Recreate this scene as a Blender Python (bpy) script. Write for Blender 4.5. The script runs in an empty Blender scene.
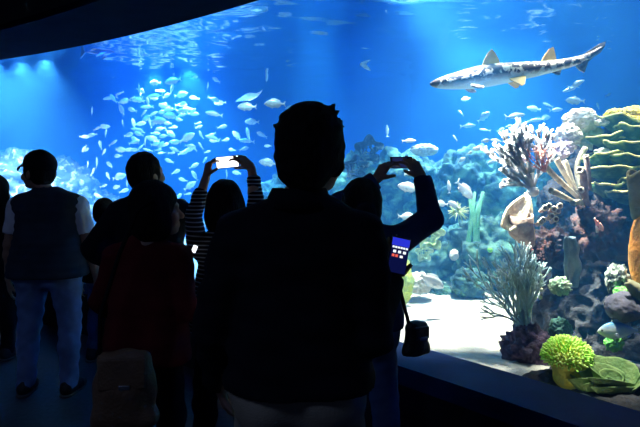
import bpy, bmesh, math, random
import numpy as np
from mathutils import Vector, Matrix, noise

random.seed(7)
SC = bpy.context.scene
COL = SC.collection
V = Vector
PI = math.pi

# ------------------------------------------------------------------ camera
CAM_Z, FPX, HORIZON = 1.53, 554.0, 176.0
cam_d = bpy.data.cameras.new('camera')
cam = bpy.data.objects.new('camera', cam_d)
COL.objects.link(cam)
cam.location = (0, 0, CAM_Z)
cam.rotation_euler = (PI / 2, 0, 0)
cam_d.sensor_width = 36
cam_d.lens = FPX / 640 * 36
cam_d.shift_y = -(213.5 - HORIZON) / 640
cam_d.clip_start, cam_d.clip_end = 0.02, 100
SC.camera = cam
SC.view_settings.view_transform = 'Standard'
SC.view_settings.look = 'None'
SC.view_settings.gamma = 1
SC.view_settings.exposure = 0.0
SC.view_settings.use_curve_mapping = False


def at(px, py, Y):
    return V(((px - 320) / FPX * Y, Y, CAM_Z - (py - HORIZON) / FPX * Y))


# ------------------------------------------------------------------ objects
def tag(o, label=None, cat=None, group=None, kind=None):
    if label: o['label'] = label
    if cat: o['category'] = cat
    if group: o['group'] = group
    if kind: o['kind'] = kind
    return o


def empty(name, loc=(0, 0, 0), rz=0.0):
    o = bpy.data.objects.new(name, None)
    o.empty_display_size = 0.1
    o.location = loc
    o.rotation_euler = (0, 0, rz)
    COL.objects.link(o)
    return o


def link(name, me, mat=None, parent=None, smooth=True):
    o = bpy.data.objects.new(name, me)
    COL.objects.link(o)
    if mat: me.materials.append(mat)
    if parent: o.parent = parent
    if smooth and len(me.polygons):
        me.polygons.foreach_set('use_smooth', [True] * len(me.polygons))
    return o


def from_bm(name, bm, mat=None, parent=None, smooth=True):
    me = bpy.data.meshes.new(name)
    bmesh.ops.recalc_face_normals(bm, faces=bm.faces)
    bm.to_mesh(me)
    bm.free()
    return link(name, me, mat, parent, smooth)


def mesh_np(name, verts, faces):
    me = bpy.data.meshes.new(name)
    n, f = len(verts), len(faces)
    me.vertices.add(n)
    me.vertices.foreach_set('co', np.asarray(verts, np.float32).ravel())
    me.loops.add(f * 4)
    me.loops.foreach_set('vertex_index', np.asarray(faces, np.int32).ravel())
    me.polygons.add(f)
    me.polygons.foreach_set('loop_start', np.arange(0, f * 4, 4, dtype=np.int32))
    me.update(calc_edges=True)
    me.validate()
    return me


# ------------------------------------------------------------------ materials
def mat(name, col, rough=0.7, metal=0.0, col2=None, scale=8.0, detail=3.0, bump=0.0, bscale=None,
        tex='NOISE', lo=0.4, hi=0.6, sheen=0.0, spec=0.5, emit=None, estr=0.0, stretch=None):
    m = bpy.data.materials.new(name)
    m.use_nodes = True
    nt = m.node_tree
    N, L = nt.nodes, nt.links
    b = N['Principled BSDF']
    b.inputs['Base Color'].default_value = (*col, 1)
    b.inputs['Roughness'].default_value = rough
    b.inputs['Metallic'].default_value = metal
    b.inputs['Specular IOR Level'].default_value = spec
    if emit:
        b.inputs['Emission Color'].default_value = (*emit, 1)
        b.inputs['Emission Strength'].default_value = estr
    tc = N.new('ShaderNodeTexCoord')
    vec = tc.outputs['Object']
    if stretch:
        mp = N.new('ShaderNodeMapping')
        mp.inputs['Scale'].default_value = stretch
        L.new(vec, mp.inputs['Vector'])
        vec = mp.outputs['Vector']
    if col2:
        if tex == 'NOISE':
            t = N.new('ShaderNodeTexNoise')
            t.inputs['Detail'].default_value = detail
            out = t.outputs['Fac']
        else:
            t = N.new('ShaderNodeTexVoronoi')
            if tex == 'EDGE': t.feature = 'DISTANCE_TO_EDGE'
            out = t.outputs['Distance']
        t.inputs['Scale'].default_value = scale
        L.new(vec, t.inputs['Vector'])
        r = N.new('ShaderNodeMapRange')
        r.inputs['From Min'].default_value = lo
        r.inputs['From Max'].default_value = hi
        L.new(out, r.inputs['Value'])
        mx = N.new('ShaderNodeMix')
        mx.data_type = 'RGBA'
        mx.inputs[6].default_value = (*col, 1)
        mx.inputs[7].default_value = (*col2, 1)
        L.new(r.outputs['Result'], mx.inputs[0])
        L.new(mx.outputs[2], b.inputs['Base Color'])
    if bump:
        t2 = N.new('ShaderNodeTexNoise')
        t2.inputs['Scale'].default_value = bscale or scale * 3
        t2.inputs['Detail'].default_value = 4
        L.new(vec, t2.inputs['Vector'])
        bp = N.new('ShaderNodeBump')
        bp.inputs['Strength'].default_value = bump
        bp.inputs['Distance'].default_value = 0.02
        L.new(t2.outputs['Fac'], bp.inputs['Height'])
        L.new(bp.outputs['Normal'], b.inputs['Normal'])
    return m


def emission(name, col, s):
    m = bpy.data.materials.new(name)
    m.use_nodes = True
    N, L = m.node_tree.nodes, m.node_tree.links
    N.clear()
    e = N.new('ShaderNodeEmission')
    e.inputs['Color'].default_value = (*col, 1)
    e.inputs['Strength'].default_value = s
    o = N.new('ShaderNodeOutputMaterial')
    L.new(e.outputs[0], o.inputs['Surface'])
    return m


# ------------------------------------------------------------------ bmesh helpers
def tube(bm, pts, radii, sides=6, caps=True):
    pts = [V(p) for p in pts]
    n = len(pts)
    if not isinstance(radii, (list, tuple)): radii = [radii] * n
    rings = []
    up = None
    for i, p in enumerate(pts):
        d = (pts[min(i + 1, n - 1)] - pts[max(i - 1, 0)])
        if d.length < 1e-9: d = V((0, 0, 1))
        d.normalize()
        if up is None:
            up = V((0, 0, 1)) if abs(d.z) < 0.9 else V((1, 0, 0))
        a = (up - d * up.dot(d)).normalized()
        b = d.cross(a)
        up = a
        rings.append([bm.verts.new(p + (a * math.cos(2 * PI * k / sides) + b * math.sin(2 * PI * k / sides)) * radii[i])
                      for k in range(sides)])
    for i in range(n - 1):
        for k in range(sides):
            bm.faces.new((rings[i][k], rings[i][(k + 1) % sides], rings[i + 1][(k + 1) % sides], rings[i + 1][k]))
    if caps:
        bm.faces.new(rings[0][::-1])
        bm.faces.new(rings[-1])
    return rings


def vase(bm, pts, radii, wall=0.25, sides=14, depth=0.5):
    """hollow tube: outer skin, rim, inner skin going down by `depth` of the length"""
    r = tube(bm, pts, radii, sides, caps=False)
    bm.faces.new(r[0][::-1])
    n = len(pts)
    k = max(1, int(round((n - 1) * (1 - depth))))
    ipts = [V(p) for p in pts[k:]][::-1]
    irad = [x * (1 - wall) for x in radii[k:]][::-1]
    prev = r[-1]
    d = (V(pts[-1]) - V(pts[-2])).normalized()
    for j, (p, q) in enumerate(zip(ipts, irad)):
        orig = r[n - 1 - j]
        c = V(pts[n - 1 - j])
        ring = [bm.verts.new(c + (v.co - c) * (1 - wall) - (d * 0.0)) for v in orig]
        for s in range(sides):
            bm.faces.new((prev[s], prev[(s + 1) % sides], ring[(s + 1) % sides], ring[s]))
        prev = ring
    bm.faces.new(prev)


def prism(bm, poly, th, M=None):
    """thin solid from a polygon in the XZ plane, thickness along Y, edges thinner than the root"""
    M = M or Matrix()
    a = [bm.verts.new(M @ V((x, -th / 2, z))) for x, z in poly]
    b = [bm.verts.new(M @ V((x, th / 2, z))) for x, z in poly]
    n = len(poly)
    bm.faces.new(a)
    bm.faces.new(b[::-1])
    for i in range(n):
        bm.faces.new((a[i], b[i], b[(i + 1) % n], a[(i + 1) % n]))


def box(bm, c, s, R=None, bev=0.0):
    r = bmesh.ops.create_cube(bm, size=1)
    vs = r['verts']
    bmesh.ops.scale(bm, vec=s, verts=vs)
    if bev:
        es = list({e for v in vs for e in v.link_edges})
        g = bmesh.ops.bevel(bm, geom=es, offset=bev, segments=3, affect='EDGES', profile=0.6)
        vs = list({v for f in g['faces'] for v in f.verts} | {v for v in vs if v.is_valid})
    if R is not None:
        bmesh.ops.rotate(bm, cent=(0, 0, 0), matrix=R, verts=vs)
    bmesh.ops.translate(bm, vec=c, verts=vs)
    return vs


def ball(bm, c, r, sub=2):
    g = bmesh.ops.create_icosphere(bm, subdivisions=sub, radius=1)
    r = (r, r, r) if not hasattr(r, '__len__') else r
    for v in g['verts']:
        v.co = V((v.co.x * r[0], v.co.y * r[1], v.co.z * r[2])) + V(c)
    return g['verts']


# ------------------------------------------------------------------ signed distance bodies
class SDF:
    def __init__(s, lo, hi, h):
        s.h = h
        s.lo = np.array(lo, np.float64) - 3 * h
        s.n = np.ceil((np.array(hi) + 3 * h - s.lo) / h).astype(int) + 1
        s.F = np.full(tuple(s.n), 1.0, np.float32)

    def win(s, lo, hi, m):
        a = np.clip(np.floor((np.array(lo) - m - s.lo) / s.h).astype(int), 0, s.n - 1)
        b = np.clip(np.ceil((np.array(hi) + m - s.lo) / s.h).astype(int) + 1, 1, s.n)
        if np.any(b <= a): return None
        sl = tuple(slice(i, j) for i, j in zip(a, b))
        g = [s.lo[k] + s.h * np.arange(a[k], b[k]) for k in range(3)]
        X, Y, Z = np.meshgrid(*g, indexing='ij')
        return sl, X.astype(np.float32), Y.astype(np.float32), Z.astype(np.float32)

    def mix(s, sl, d, k, op='add'):
        F = s.F[sl]
        if op == 'add':
            if k > 0:
                t = np.clip(0.5 + 0.5 * (d - F) / k, 0, 1)
                F[...] = d * (1 - t) + F * t - k * t * (1 - t)
            else:
                np.minimum(F, d, out=F)
        else:
            np.maximum(F, -d, out=F)

    def cap(s, a, b, ra, rb, k=0.02, op='add', flat=False):
        a, b = np.array(a, float), np.array(b, float)
        R = max(ra, rb)
        w = s.win(np.minimum(a, b) - R, np.maximum(a, b) + R, k + 3 * s.h)
        if not w: return
        sl, X, Y, Z = w
        ab = b - a
        L2 = max(float(ab @ ab), 1e-9)
        t0 = ((X - a[0]) * ab[0] + (Y - a[1]) * ab[1] + (Z - a[2]) * ab[2]) / L2
        t = np.clip(t0, 0, 1)
        d = np.sqrt((X - a[0] - t * ab[0]) ** 2 + (Y - a[1] - t * ab[1]) ** 2 + (Z - a[2] - t * ab[2]) ** 2) - (ra + (rb - ra) * t)
        if flat: d = np.maximum(d, (t0 - 1) * math.sqrt(L2))
        s.mix(sl, d, k, op)

    def ell(s, c, r, k=0.03, R=None, op='add'):
        c, r = np.array(c, float), np.array(r, float)
        m = r.max()
        w = s.win(c - m, c + m, k + 3 * s.h)
        if not w: return
        sl, X, Y, Z = w
        x, y, z = X - c[0], Y - c[1], Z - c[2]
        if R is not None:
            R = np.array(R)
            x, y, z = (R[0, 0] * x + R[1, 0] * y + R[2, 0] * z, R[0, 1] * x + R[1, 1] * y + R[2, 1] * z,
                       R[0, 2] * x + R[1, 2] * y + R[2, 2] * z)
        k0 = np.sqrt((x / r[0]) ** 2 + (y / r[1]) ** 2 + (z / r[2]) ** 2)
        k1 = np.sqrt((x / r[0] ** 2) ** 2 + (y / r[1] ** 2) ** 2 + (z / r[2] ** 2) ** 2) + 1e-6
        s.mix(sl, k0 * (k0 - 1) / k1, k, op)

    def coords(s):
        g = [s.lo[k] + s.h * np.arange(s.n[k]) for k in range(3)]
        return np.meshgrid(*g, indexing='ij', sparse=True)

    def zmin(s, z):
        X, Y, Z = s.coords()
        np.maximum(s.F, (z - Z).astype(np.float32), out=s.F)

    def zmax(s, z):
        X, Y, Z = s.coords()
        np.maximum(s.F, (Z - z).astype(np.float32), out=s.F)

    def plane(s, p, n):
        """remove what lies on the n side of p"""
        X, Y, Z = s.coords()
        d = (X - p[0]) * n[0] + (Y - p[1]) * n[1] + (Z - p[2]) * n[2]
        np.maximum(s.F, d.astype(np.float32), out=s.F)

    def ripple(s, amp, freq, seed=0, n=5, zs=1.0):
        rr = np.random.RandomState(seed)
        X, Y, Z = s.coords()
        acc = 0
        for _ in range(n):
            w = rr.normal(size=3) * freq * (1, 1, zs)
            acc = acc + np.sin(X * w[0] + Y * w[1] + Z * w[2] + rr.rand() * 6.28)
        s.F += (amp / math.sqrt(n) * acc).astype(np.float32)

    def mesh(s, name):
        F = s.F
        F[0], F[-1], F[:, 0], F[:, -1], F[:, :, 0], F[:, :, -1] = 1, 1, 1, 1, 1, 1
        ins = F < 0
        nx, ny, nz = F.shape
        cnt = np.zeros((nx - 1, ny - 1, nz - 1), np.int8)
        C8 = [(i, j, k) for i in (0, 1) for j in (0, 1) for k in (0, 1)]
        for i, j, k in C8:
            cnt += ins[i:nx - 1 + i, j:ny - 1 + j, k:nz - 1 + k]
        act = (cnt > 0) & (cnt < 8)
        idx = np.full(act.shape, -1, np.int32)
        cells = np.argwhere(act)
        idx[act] = np.arange(len(cells))
        acc = np.zeros((len(cells), 3))
        num = np.zeros(len(cells))
        for a in C8:
            for ax in range(3):
                if a[ax]: continue
                b = list(a); b[ax] = 1
                fa = F[tuple((cells + a).T)]
                fb = F[tuple((cells + b).T)]
                m = (fa < 0) != (fb < 0)
                t = np.where(m, fa / np.where(m, fa - fb, 1), 0)
                pos = np.tile(np.array(a, float), (len(cells), 1))
                pos[:, ax] = t
                acc[m] += pos[m]
                num += m
        verts = s.lo + s.h * (cells + acc / np.maximum(num, 1)[:, None])
        faces = []
        for ax in range(3):
            sl0, sl1 = [slice(1, -1)] * 3, [slice(1, -1)] * 3
            sl0[ax], sl1[ax] = slice(0, -1), slice(1, None)
            A, B = ins[tuple(sl0)], ins[tuple(sl1)]
            e = np.argwhere(A != B)
            if not len(e): continue
            fl = A[tuple(e.T)]
            base = e + 1
            base[:, ax] -= 1
            u, w = (ax + 1) % 3, (ax + 2) % 3
            q = []
            for du, dw in ((-1, -1), (0, -1), (0, 0), (-1, 0)):
                p = base.copy()
                p[:, u] += du
                p[:, w] += dw
                q.append(idx[tuple(p.T)])
            q = np.stack(q, 1)
            q[~fl] = q[~fl][:, ::-1]
            faces.append(q)
        faces = np.concatenate(faces)
        return mesh_np(name, verts, faces)
WATER_S, WATER_A = 0.085, 0.055
WORLD = 0.04
HALL = 12.0
WHITE, CYAN, BLUE = (1.0, 0.98, 0.93), (0.45, 0.80, 1.0), (0.035, 0.30, 1.0)
LAMPS = [
    # position, target, watts, colour, cone, blend, size
    ((-3.95, 8.0, 3.27), (-4.4, 8.2, 0), 900, (.8, .92, 1), 104, 1.0, .06),
    ((-4.40, 8.2, 3.27), (-4.8, 8.4, 0), 900, (.8, .92, 1), 104, 1.0, .06),
    ((-4.85, 8.3, 3.27), (-5.2, 8.5, 0), 900, (.8, .92, 1), 104, 1.0, .06),
    ((-2.1, 8.9, 3.28), (-2.0, 9.0, 0), 700, CYAN, 120, 0.9, .06),
    ((-2.75, 9.2, 3.28), (-2.7, 9.3, 0), 400, CYAN, 120, 0.9, .06),
    ((-0.05, 6.9, 4.4), (-0.05, 7.0, 0), 3000, CYAN, 26, 0.6),
    ((-2.3, 7.4, 5.2), (-2.2, 8.2, 0), 4800, BLUE, 62, 0.8),
    ((-5.8, 8.4, 5.0), (-5.8, 9.2, 0), 1300, BLUE, 62, 0.8),
    ((0.8, 8.8, 5.0), (0.9, 9.4, 0), 1500, BLUE, 60, 0.8),
    ((2.4, 7.4, 5.0), (2.2, 7.6, 0), 5000, (.55, .82, 1), 64, 0.8),
    ((3.4, 5.6, 5.0), (3.3, 5.8, 0), 900, (.55, .82, 1), 60, 0.8),
    ((1.35, 5.0, 5.0), (1.0, 4.7, 0), 2800, WHITE, 42, 0.7),
    ((1.90, 4.05, 4.6), (2.05, 3.9, 0), 2300, WHITE, 30, 0.8),
    ((0.0, 4.15, 4.0), (1.42, 3.75, 1.62), 9000, WHITE, 16, 0.9, .08),  # extra spot added to brighten the white fan coral
    ((1.45, 2.80, 4.4), (1.60, 3.02, 0.6), 1900, WHITE, 13, 0.8, .08),  # narrow spot added to brighten the toadstool coral and blue-backed fish
    ((-0.6, 5.4, 4.2), (-1.6, 8.0, 1.2), 900, CYAN, 80, 0.9),
    ((1.0, 3.8, 4.4), (1.7, 5.6, 1.0), 450, CYAN, 80, 0.9),
]
# ------------------------------------------------------------------ the curved window
R_ARC, TH0, P0 = 16.0, math.radians(51), (1.40, 2.42)


def arc(deg, off=0.0):
    """point on the glass arc; off > 0 towards the viewers"""
    t = math.radians(deg)
    x = P0[0] - R_ARC * (math.sin(TH0) - math.sin(t))
    y = P0[1] + R_ARC * (math.cos(t) - math.cos(TH0))
    return (x - off * math.sin(t), y - off * math.cos(t))


DEG0, DEG1, NSEG = 56.0, 14.0, 84
DEGS = [DEG0 + (DEG1 - DEG0) * i / NSEG for i in range(NSEG + 1)]
Z_SILL, Z_HEAD, Z_WATER, Z_SAND = 0.50, 2.92, 3.22, 0.40


def arc_band(name, o0, o1, z0, z1, m, parent=None):
    """solid band following the arc between offsets o0..o1 and heights z0..z1"""
    bm = bmesh.new()
    secs = []
    for d in DEGS:
        a, b = arc(d, o0), arc(d, o1)
        secs.append([bm.verts.new((*a, z0)), bm.verts.new((*b, z0)), bm.verts.new((*b, z1)), bm.verts.new((*a, z1))])
    for s, t in zip(secs, secs[1:]):
        for k in range(4):
            bm.faces.new((s[k], s[(k + 1) % 4], t[(k + 1) % 4], t[k]))
    bm.faces.new(secs[0])
    bm.faces.new(secs[-1][::-1])
    return from_bm(name, bm, m, parent, smooth=False)


M_WALL = mat('dark_wall_paint', (0.012, 0.014, 0.02), 0.85, col2=(0.016, 0.018, 0.026), scale=3, bump=0.15, bscale=60)
M_LEDGE = mat('ledge_paint', (0.018, 0.046, 0.16), 0.6, col2=(0.022, 0.055, 0.19), spec=0.1, scale=5, bump=0.08, bscale=90)
M_SOFFIT = mat('soffit_paint', (0.003, 0.006, 0.018), 0.8, col2=(0.004, 0.008, 0.022), spec=0.0, scale=4, bump=0.08, bscale=80)
M_FLOOR = mat('dark_vinyl_floor', (0.055, 0.065, 0.09), 0.6, col2=(0.07, 0.08, 0.11), spec=0.15, scale=30, bump=0.2, bscale=200)
M_CEIL = mat('black_ceiling_paint', (0.01, 0.01, 0.012), 0.9, col2=(0.014, 0.014, 0.016), scale=5)

S = dict(kind='structure')
tag(arc_band('trim_1', 0.0, 0.35, Z_SILL - 0.10, Z_SILL, M_LEDGE), 'blue-lit painted ledge below the aquarium glass', **S)
tag(arc_band('wall_lower', 0.0, 0.33, 0.0, Z_SILL - 0.10, M_WALL), 'dark wall below the window ledge', **S)
tag(arc_band('trim_2', 0.0, 0.80, Z_HEAD, Z_HEAD + 0.06, M_SOFFIT), 'dim blue soffit above the aquarium glass', **S)
tag(arc_band('wall_upper', 0.02, 0.80, Z_HEAD + 0.06, 3.72, M_WALL), 'black curved wall over the aquarium window', **S)

# glass
mg = bpy.data.materials.new('acrylic_glass')
mg.use_nodes = True
N, L = mg.node_tree.nodes, mg.node_tree.links
N.clear()
tr, gl = N.new('ShaderNodeBsdfTransparent'), N.new('ShaderNodeBsdfGlossy')
tr.inputs['Color'].default_value = (0.985, 0.995, 1, 1)
gl.inputs['Roughness'].default_value = 0.02
lw = N.new('ShaderNodeLayerWeight'); lw.inputs['Blend'].default_value = 0.5
pw = N.new('ShaderNodeMath'); pw.operation = 'POWER'; pw.inputs[1].default_value = 5
fr = N.new('ShaderNodeMath'); fr.operation = 'MULTIPLY_ADD'; fr.inputs[1].default_value = 0.6; fr.inputs[2].default_value = 0.02
L.new(lw.outputs['Facing'], pw.inputs[0]); L.new(pw.outputs[0], fr.inputs[0])
mx, ou = N.new('ShaderNodeMixShader'), N.new('ShaderNodeOutputMaterial')
L.new(fr.outputs[0], mx.inputs[0]); L.new(tr.outputs[0], mx.inputs[1]); L.new(gl.outputs[0], mx.inputs[2])
L.new(mx.outputs[0], ou.inputs['Surface'])
tag(arc_band('window_1', -0.06, -0.002, Z_SILL - 0.02, Z_HEAD + 0.02, mg), 'large curved aquarium window pane', **S)

# ------------------------------------------------------------------ tank shell and water
TANK_BACK = [(-9.5, 9.0), (-9.0, 11.6), (-4.0, 12.6), (2.0, 12.2), (6.0, 10.0), (6.2, 5.0), (5.2, 2.0), (3.2, 0.9)]
front = [arc(d, -0.065) for d in DEGS]


def poly_prism(name, pts, z0, z1, m):
    bm = bmesh.new()
    a = [bm.verts.new((x, y, z0)) for x, y in pts]
    b = [bm.verts.new((x, y, z1)) for x, y in pts]
    bm.faces.new(a[::-1]); bm.faces.new(b)
    n = len(pts)
    for i in range(n):
        bm.faces.new((a[i], a[(i + 1) % n], b[(i + 1) % n], b[i]))
    return from_bm(name, bm, m, smooth=False)


# floor and ceiling of the dark hall
hall = [arc(d, 0.2) for d in DEGS] + [(-8.6, 5.5), (-8.6, -3.5), (2.8, -3.5), (2.8, 0.9)]
tag(poly_prism('floor', hall, -0.08, 0.0, M_FLOOR), 'dark floor of the viewing hall', **S)
tag(poly_prism('ceiling', hall, 3.70, 3.78, M_CEIL), 'black ceiling of the viewing hall', **S)

mw = bpy.data.materials.new('aquarium_water')
mw.use_nodes = True
N, L = mw.node_tree.nodes, mw.node_tree.links
N.clear()
vs, va, ad, ou = (N.new('ShaderNodeVolumeScatter'), N.new('ShaderNodeVolumeAbsorption'), N.new('ShaderNodeAddShader'),
                  N.new('ShaderNodeOutputMaterial'))
vs.inputs['Color'].default_value = (0.05, 0.36, 1.0, 1)
vs.inputs['Density'].default_value = WATER_S
vs.inputs['Anisotropy'].default_value = 0.25
va.inputs['Color'].default_value = (0.05, 0.65, 0.93, 1)
va.inputs['Density'].default_value = WATER_A
L.new(vs.outputs[0], ad.inputs[0]); L.new(va.outputs[0], ad.inputs[1]); L.new(ad.outputs[0], ou.inputs['Volume'])
tag(poly_prism('water', front + TANK_BACK, 0.2, Z_WATER + 0.03, mw), 'clear blue water filling the aquarium', kind='structure')

M_BACK = mat('blue_tank_wall', (0.012, 0.10, 0.52), 0.9, col2=(0.016, 0.13, 0.60), scale=0.8, bump=0.5, bscale=3)


def shell(name, pts, z0, z1, m, th=0.15):
    bm = bmesh.new()
    n = len(pts)
    cx = V((-1, 6))
    A = []
    for i, p in enumerate(pts):
        q = V(p) + (V(p) - cx).normalized() * th
        A.append([bm.verts.new((*p, z0)), bm.verts.new((*q, z0)), bm.verts.new((*q, z1)), bm.verts.new((*p, z1))])
    for s, t in zip(A, A[1:]):
        for k in range(4):
            bm.faces.new((s[k], s[(k + 1) % 4], t[(k + 1) % 4], t[k]))
    bm.faces.new(A[0]); bm.faces.new(A[-1][::-1])
    return from_bm(name, bm, m, smooth=False)


ins = [V(p) + (V((-1, 6)) - V(p)).normalized() * 0.05 for p in [front[-1]] + TANK_BACK + [front[0]]]
tag(shell('wall_back', [tuple(p) for p in ins], 0.1, 4.6, M_BACK), 'blue painted back wall of the aquarium', **S)

# sand
M_SAND = mat('white_sand', (0.80, 0.76, 0.66), 0.95, col2=(0.62, 0.58, 0.5), scale=14, lo=0.35, hi=0.7, bump=0.6, bscale=40)
bm = bmesh.new()
nx, ny = 90, 70
G = []
for j in range(ny + 1):
    row = []
    for i in range(nx + 1):
        x, y = -9.6 + 16 * i / nx, 0.8 + 11.8 * j / ny
        # keep on the tank side of the glass
        cx, cy = P0[0] - R_ARC * math.sin(TH0), P0[1] - R_ARC * math.cos(TH0)
        dx, dy = x - cx, y - cy
        r = math.hypot(dx, dy)
        if r < R_ARC + 0.07:
            x, y = cx + dx / r * (R_ARC + 0.07), cy + dy / r * (R_ARC + 0.07)
        z = Z_SAND + 0.035 * noise.noise(V((x * 1.3, y * 1.3, 0))) + 0.012 * noise.noise(V((x * 6, y * 6, 3)))
        row.append(bm.verts.new((x, y, z)))
    G.append(row)
for j in range(ny):
    for i in range(nx):
        bm.faces.new((G[j][i], G[j][i + 1], G[j + 1][i + 1], G[j + 1][i]))
bmesh.ops.remove_doubles(bm, verts=bm.verts, dist=0.002)
tag(from_bm('floor_sand', bm, M_SAND), 'bright white sand on the aquarium floor', **S)

# water surface
ms = bpy.data.materials.new('water_surface')
ms.use_nodes = True
N, L = ms.node_tree.nodes, ms.node_tree.links
N.clear()
tr, gl = N.new('ShaderNodeBsdfTransparent'), N.new('ShaderNodeBsdfGlossy')
gl.inputs['Roughness'].default_value = 0.08
gl.inputs['Color'].default_value = (0.9, 0.97, 1, 1)
lw = N.new('ShaderNodeLayerWeight'); lw.inputs['Blend'].default_value = 0.5
mr = N.new('ShaderNodeMapRange')
mr.inputs['From Min'].default_value = 0.30; mr.inputs['From Max'].default_value = 0.55
mr.inputs['To Min'].default_value = 0.03; mr.inputs['To Max'].default_value = 0.97
mx, ou = N.new('ShaderNodeMixShader'), N.new('ShaderNodeOutputMaterial')
L.new(lw.outputs['Facing'], mr.inputs['Value']); L.new(mr.outputs[0], mx.inputs[0])
L.new(tr.outputs[0], mx.inputs[1]); L.new(gl.outputs[0], mx.inputs[2]); L.new(mx.outputs[0], ou.inputs['Surface'])
bm = bmesh.new()
nx, ny = 200, 150
G = []
for j in range(ny + 1):
    row = []
    for i in range(nx + 1):
        x, y = -9.6 + 16 * i / nx, 1.2 + 11.6 * j / ny
        z = Z_WATER - 0.03 + 0.030 * noise.noise(V((x * 1.6, y * 2.2, 7))) + 0.016 * noise.noise(V((x * 4, y * 5, 1))) \
            + 0.007 * noise.noise(V((x * 9, y * 11, 2)))
        row.append(bm.verts.new((x, y, z)))
    G.append(row)
for j in range(ny):
    for i in range(nx):
        c = (G[j][i].co + G[j + 1][i + 1].co) / 2
        if math.hypot(c.x - cx, c.y - cy) > R_ARC + 0.02:
            bm.faces.new((G[j][i], G[j][i + 1], G[j + 1][i + 1], G[j + 1][i]))
bmesh.ops.delete(bm, geom=[v for v in bm.verts if not v.link_faces], context='VERTS')
tag(from_bm('water_surface', bm, ms), 'rippled water surface seen from below', kind='structure')


# ------------------------------------------------------------------ lamps and added spots over the tank, unseen fill in the hall
def spot(name, p, target, power, col, angle, blend=0.6, size=0.12):
    d = bpy.data.lights.new(name, 'SPOT')
    d.energy, d.color, d.spot_size, d.spot_blend, d.shadow_soft_size = power, col, math.radians(angle), blend, size
    o = bpy.data.objects.new(name, d)
    o.location = p
    o.rotation_euler = (V(target) - V(p)).to_track_quat('-Z', 'Y').to_euler()
    COL.objects.link(o)
    return o


for row in LAMPS:
    spot('tank_lamp', *row)
d = bpy.data.lights.new('hall_fill', 'AREA')  # unseen fill light added to lift the dark floor and the visitors' backs
d.energy, d.color, d.shape, d.size, d.size_y = HALL, (0.35, 0.5, 1.0), 'RECTANGLE', 2.5, 0.6
o = bpy.data.objects.new('hall_fill', d)
o.location = (-2.6, -0.6, 3.55)
o.rotation_euler = (0.45, 0, 0)
COL.objects.link(o)
w = bpy.data.worlds.new('hall_gloom')
SC.world = w
w.use_nodes = True
w.node_tree.nodes['Background'].inputs[0].default_value = (0.12, 0.18, 0.52, 1)
w.node_tree.nodes['Background'].inputs[1].default_value = WORLD
SC.cycles.max_bounces = 8
SC.cycles.volume_bounces = 2
SC.cycles.transparent_max_bounces = 24
SC.cycles.sample_clamp_indirect = 4.0
# ------------------------------------------------------------------ fish
def glass_y(px):
    """distance of the glass in the direction of an image column"""
    k = (px - 320) / FPX
    lo, hi = 14.0, 60.0
    for _ in range(40):
        m = (lo + hi) / 2
        x, y = arc(m)
        if x / y < k: lo = m
        else: hi = m
    return arc(lo)[1]


def shade_z(name, back, belly, z0, z1, rough=0.35, metal=0.2, spots=None, sscale=9, slope=0.0):
    """countershaded skin: back colour above, belly below, in the animal's own coordinates"""
    m = bpy.data.materials.new(name)
    m.use_nodes = True
    N, L = m.node_tree.nodes, m.node_tree.links
    b = N['Principled BSDF']
    b.inputs['Roughness'].default_value = rough
    b.inputs['Metallic'].default_value = metal
    tc, sp, mr, mx = N.new('ShaderNodeTexCoord'), N.new('ShaderNodeSeparateXYZ'), N.new('ShaderNodeMapRange'), N.new('ShaderNodeMix')
    L.new(tc.outputs['Object'], sp.inputs[0])
    nz = N.new('ShaderNodeTexNoise'); nz.inputs['Scale'].default_value = 12
    L.new(tc.outputs['Object'], nz.inputs['Vector'])
    ad = N.new('ShaderNodeMath'); ad.operation = 'MULTIPLY_ADD'
    ad.inputs[1].default_value = (z1 - z0) * 0.6
    sl = N.new('ShaderNodeMath'); sl.operation = 'MULTIPLY_ADD'; sl.inputs[1].default_value = -slope
    L.new(sp.outputs['X'], sl.inputs[0]); L.new(sp.outputs['Z'], sl.inputs[2])
    L.new(nz.outputs['Fac'], ad.inputs[0]); L.new(sl.outputs[0], ad.inputs[2])
    mr.inputs['From Min'].default_value = z0 + (z1 - z0) * 0.3
    mr.inputs['From Max'].default_value = z1 + (z1 - z0) * 0.3
    L.new(ad.outputs[0], mr.inputs['Value'])
    mx.data_type = 'RGBA'
    mx.inputs[6].default_value = (*belly, 1); mx.inputs[7].default_value = (*back, 1)
    L.new(mr.outputs['Result'], mx.inputs[0])
    out = mx.outputs[2]
    if spots:
        n2 = N.new('ShaderNodeTexNoise'); n2.inputs['Scale'].default_value = sscale; n2.inputs['Detail'].default_value = 2.5
        L.new(tc.outputs['Object'], n2.inputs['Vector'])
        r2 = N.new('ShaderNodeMapRange'); r2.inputs['From Min'].default_value = 0.44; r2.inputs['From Max'].default_value = 0.50
        L.new(n2.outputs['Fac'], r2.inputs['Value'])
        mul = N.new('ShaderNodeMath'); mul.operation = 'MULTIPLY'
        L.new(r2.outputs['Result'], mul.inputs[0]); L.new(mr.outputs['Result'], mul.inputs[1])
        m2 = N.new('ShaderNodeMix'); m2.data_type = 'RGBA'
        m2.inputs[7].default_value = (*spots, 1)
        L.new(mul.outputs[0], m2.inputs[0]); L.new(out, m2.inputs[6])
        out = m2.outputs[2]
    L.new(out, b.inputs['Base Color'])
    return m


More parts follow.
